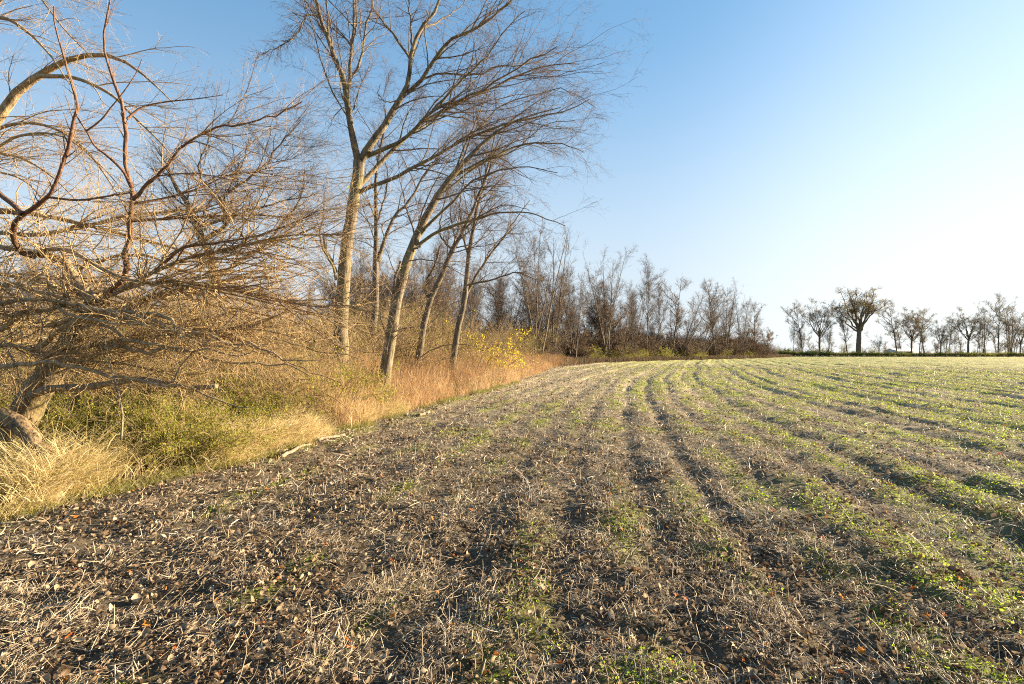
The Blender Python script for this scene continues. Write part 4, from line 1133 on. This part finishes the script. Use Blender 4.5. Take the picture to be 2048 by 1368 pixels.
# brown brush thicket
zones = [
    (42, 10.5, 24, (2.6, 12), (.75, 1.25), "tan leafless brush behind the old leaning tree", "tan brush behind the left tangle"),
    (70, 18, 40, (3.0, 16), (1.0, 1.75), "tangled tan brush between and behind the tall front trees", "tan brush around the tall front trees"),
    (60, 36, 75, (3.0, 16), (1.2, 1.9), "brown leafless thicket bulging toward the field beyond the yellow bush", "brown thicket beyond the yellow bush"),
    (140, 72, 178, (3.0, 12), (1.1, 2.5), "dark brown brush beneath the far wood across the field", "dark brush beneath the far wood")]
for n_, d0, d1, bk, ss, lab, grp in zones:
    for i in range(n_):
        D = rng.uniform(d0, d1)
        k = np.interp(D, [0, 58, 80, 150], [1, 1, 1.6, 1.4])
        bb = rng.uniform(*bk)
        x = float(edge_x(D)) - bb * k
        X_ = x / D * F + 1024
        if X_ < -120 or (590 < X_ < 850 and D < 17.8): continue
        put(fbrush[rng.integers(0, 2)] if D > 68 else brush[rng.integers(0, 3)], x, D, rng.uniform(0, 6.28), rng.uniform(*ss) * (.75 if bb < 4.5 else 1), lab, grp)

for i, (X, D, sc_) in enumerate([(505, 10.4, .55), (550, 11.2, .6), (590, 12, .62), (575, 10.4, .42), (400, 9.8, .6), (220, 9.6, .6), (60, 9, .65), (470, 11.5, .65)]):
    put(brush[i % 3], at(X, D), D, i * 1.9, sc_ * 1.15, "low dense dark-hearted brush around the hollow under the tangle", "dense brush around the hollow")

# green undergrowth
G_GREEN = "green-leaved undergrowth shrubs at the wood edge"
gp = [(310, 7.9), (370, 7.9), (340, 8.5), (400, 8.1), (430, 8.4), (480, 9.4), (520, 10.4), (-10, 8.0), (140, 9.6), (270, 8.8), (380, 9.2), (460, 10), (-40, 7.4), (-60, 8.4), (560, 12), (600, 13.6), (650, 15), (715, 14.4), (690, 16.2), (640, 15), (700, 14.6), (735, 15.2), (590, 14), (540, 13), (480, 11.5), (430, 10.5), (360, 9.5), (300, 9), (300, 8.4), (160, 9.9), (90, 9.6), (420, 8.6), (560, 15.5), (620, 17), (740, 18), (330, 8.0), (80, 10), (200, 10), (660, 14.2), (520, 11.8)]
for X, D in gp:
    x = at(X, D)
    put(green[rng.integers(0, 2)], x, D, rng.uniform(0, 6.28), rng.uniform(.8, 1.25) * (1 if D > 10 else .62), "yellow-green leafy undergrowth shrub beneath the front trees", G_GREEN)
for i in range(26):
    D = rng.uniform(75, 150); x = float(edge_x(D)) - rng.uniform(3.0, 5.5)
    put(green[rng.integers(0, 2)], x, D, rng.uniform(0, 6.28), rng.uniform(1.2, 2.2), "yellow-green low shrub at the foot of the far wood", "green shrubs at the foot of the far wood")
for i in range(3, 16):      # screen of low leafy bushes just behind the straw grass
    y_ = 5.2 + i * .52; x_ = float(edge_x(y_)) - rng.uniform(.85, 1.35)
    put(green[i % 2], x_, y_, i * 2.3, rng.uniform(.5, .78) if i > 4 else .4, "small leafy bush just behind the straw grass of the near verge", "small leafy bushes behind the near verge")
for i, (X, D) in enumerate([(-60, 8.0), (10, 8.6), (70, 8.9), (130, 8.3), (190, 8.8), (240, 8.3), (110, 7.7), (210, 9.3), (290, 9.2), (40, 7.9), (350, 9.0), (420, 9.6), (470, 10.4), (520, 11.4)]):
    put(green[i % 2], at(X, D), D, i * 1.7, .62 + .05 * (i % 3), "leafy green shrub in the shade beneath the old leaning tree", "green shrubs beneath the leaning tree")
# yellow shrub
t = proto_shrub("yellow_shrub", "bright yellow-leaved bush glowing at the edge of the brown weeds, centre", 2.6, 300, M_BRUSH, M_LEAFY, 2000, .85, None, 20, (.05, .11), .45)
put(t, at(990, 31), 31, 0, 1.15)
t = proto_shrub("orange_shrub", "sparse orange-leaved bush just left of the bright yellow one", 2.4, 301, M_BRUSH, M_RUSS, 380, .8, None, 12, (.07, .12), .45)
put(t, at(946, 28), 28, 0, 1.2)

# ------------------------------------------------------------------ far hedgerow at the right
far = [
    (1587, 626, field_v, 0.35, "narrow broken-topped tree, leftmost of the far hedgerow"),
    (1606, 602, field_t[0], .8, "thin tree second from the left end of the far hedgerow"),
    (1639, 586, field_t[1], 1.0, "tall tree with a big limb thrown left, third in the far hedgerow"),
    (1657, 632, field_v, .8, "pair of leaning stems left of the great oak"),
    (1695, 618, field_t[2], .9, "medium tree immediately left of the great oak"),
    (1717, 562, oak, 1.0, "great round-crowned oak dominating the far hedgerow"),
    (1757, 662, field_v, 1.1, "low bare tree immediately right of the great oak"),
    (1796, 602, field_t[0], .9, "leafy tree with a bare lower trunk, left half of a pair right of the oak"),
    (1823, 604, field_t[1], 1.0, "leafy tree with a forked base, right half of a pair right of the oak"),
    (1838, 618, field_t[2], .8, "slender tree tucked against the leafy pair's right side"),
    (1850, 616, field_t[0], .9, "dense crowned tree ending the leafy group right of the oak"),
    (1881, 634, field_t[1], .8, "short thin tree at the left of the low gap in the hedgerow"),
    (1897, 636, field_t[2], .8, "short crooked tree in the low gap of the hedgerow"),
    (1924, 650, field_t[0], .8, "small tree just left of the flat-topped one"),
    (1936, 604, field_t[1], 1.15, "flat-topped tree with clear trunk in the right part of the hedgerow"),
    (1954, 662, field_t[2], .8, "smallest thin tree between the flat-topped one and the tall pair"),
    (1967, 590, field_v, .8, "tall open tree, left of the two tall trunks near the right edge"),
    (1996, 590, field_t[2], .75, "tall narrow tree, right of the two tall trunks near the right edge"),
    (2014, 668, field_t[0], .7, "stubby tree between the tall pair and the right-edge tree"),
    (2022, 590, field_v, 1.3, "broad branching tree next to the right edge"),
    (2040, 632, field_t[1], 1.0, "leaning tree cut by the right edge of the view"),
]
hts = {oak.name: 22.5, field_v.name: 16.0}
for t_ in field_t: hts[t_.name] = 15.8
for i, (X, ty, pr, wd, lab) in enumerate(far):
    D = 212 + (i * 37 % 11)
    h = (706 - ty) / F * D + 1.0
    s = h / hts[pr.name]
    o = put(pr, at(X, D), D, (i * 2.1) % 6.28 if pr is not oak else .6, s * (wd * 1.2 if pr is not oak else 1.5), lab, None, s)
for i in range(10):  # unseen trees past the right of the view, added to cast shadows
    D = 214 + (i * 7 % 13); X = 2075 + i * 34
    put([field_t[i % 3], field_v][i % 2], at(X, D), D, i * 1.3, rng.uniform(.8, 1.1), "unseen hedgerow tree added beyond the right edge to cast shadow", "unseen hedgerow trees added on the right to cast shadow")
for i in range(30):
    X = rng.uniform(1580, 2060); D = 222 + rng.uniform(0, 30)
    put([field_t[0], field_v, field_t[2]][i % 3], at(X, D), D, rng.uniform(0, 6.28), rng.uniform(.35, .85), "slight young tree standing behind the front rank of the hedgerow", "young trees behind the hedgerow's front rank")
# low hedge
for i in range(70):
    X = 1470 + i * 10.5; D = 209 + rng.uniform(0, 5)
    put(hedge, at(X, D), D, rng.uniform(0, 6.28), rng.uniform(.6, 1.0) * np.interp(X, [1530, 1700, 2100], [1.45, 1.05, .85]), "dark green low bush in the hedge under the far trees", "hedge bushes under the far trees")
# far woods on the horizon behind the hedgerow
for i in range(26):
    X = 1560 + i * 24 + rng.uniform(-8, 8); D = rng.uniform(420, 520)
    put(brush[i % 3], at(X, D), D, rng.uniform(0, 6), rng.uniform(1.6, 4.0), "hazy grey brush on the horizon beyond the hedgerow", "distant brush on the horizon")

# pale farm building
def barn():
    D = 330
    x0, x1 = at(1782, D), at(1824, D)
    z = float(H((x0 + x1) / 2, D))
    t = thing("farm_shed", ((x0 + x1) / 2, D, z), "long pale blue-white farm shed seen between the trunks right of the great oak", "shed")
    m1, nt1 = newmat("shed_wall"); b = N(nt1, "ShaderNodeBsdfPrincipled"); o = N(nt1, "ShaderNodeOutputMaterial")
    b.inputs['Base Color'].default_value = (.62, .66, .7, 1); nt1.links.new(b.outputs[0], o.inputs[0])
    m2, nt2 = newmat("shed_roof"); b = N(nt2, "ShaderNodeBsdfPrincipled"); o = N(nt2, "ShaderNodeOutputMaterial")
    n_ = noise(nt2, 3, 2); nt2.links.new(ramp(nt2, n_, [(.3, (.5, .55, .6)), (.7, (.66, .7, .74))]), b.inputs['Base Color']); nt2.links.new(b.outputs[0], o.inputs[0])
    w = (x1 - x0) / 2; d = 6; h = 2.3; r = 3.5
    V = np.array([(-w, -d, -.5), (w, -d, -.5), (w, d, -.5), (-w, d, -.5), (-w, -d, h), (w, -d, h), (w, d, h), (-w, d, h), (-w, 0, r - .1), (w, 0, r - .1)], float)
    make_mesh("wall", V, [np.array([[0, 1, 5, 4], [1, 2, 6, 5], [2, 3, 7, 6], [3, 0, 4, 7]]), np.array([[4, 8, 7], [5, 6, 9]])], None, m1, t)
    V = np.array([(-w - .4, -d - .5, h - .1), (w + .4, -d - .5, h - .1), (w + .4, 0, r), (-w - .4, 0, r), (w + .4, d + .5, h - .1), (-w - .4, d + .5, h - .1)], float)
    V = np.concatenate([V, V + np.array([0, 0, .15])])
    make_mesh("roof", V, [np.array([[0, 1, 2, 3], [3, 2, 4, 5], [6, 7, 8, 9], [9, 8, 10, 11], [0, 1, 7, 6], [5, 4, 10, 11], [0, 3, 9, 6], [3, 5, 11, 9], [1, 2, 8, 7], [2, 4, 10, 8]])], None, m2, t)
    V = np.array([(-1.5, -d - .06, -.3), (1.5, -d - .06, -.3), (1.5, -d - .06, 2.4), (-1.5, -d - .06, 2.4), (-1.5, -d + .1, -.3), (1.5, -d + .1, -.3), (1.5, -d + .1, 2.4), (-1.5, -d + .1, 2.4)], float)
    make_mesh("door", V, [np.array([[0, 1, 2, 3], [0, 3, 7, 4], [1, 5, 6, 2], [3, 2, 6, 7]])], None, M_FAR, t)
barn()
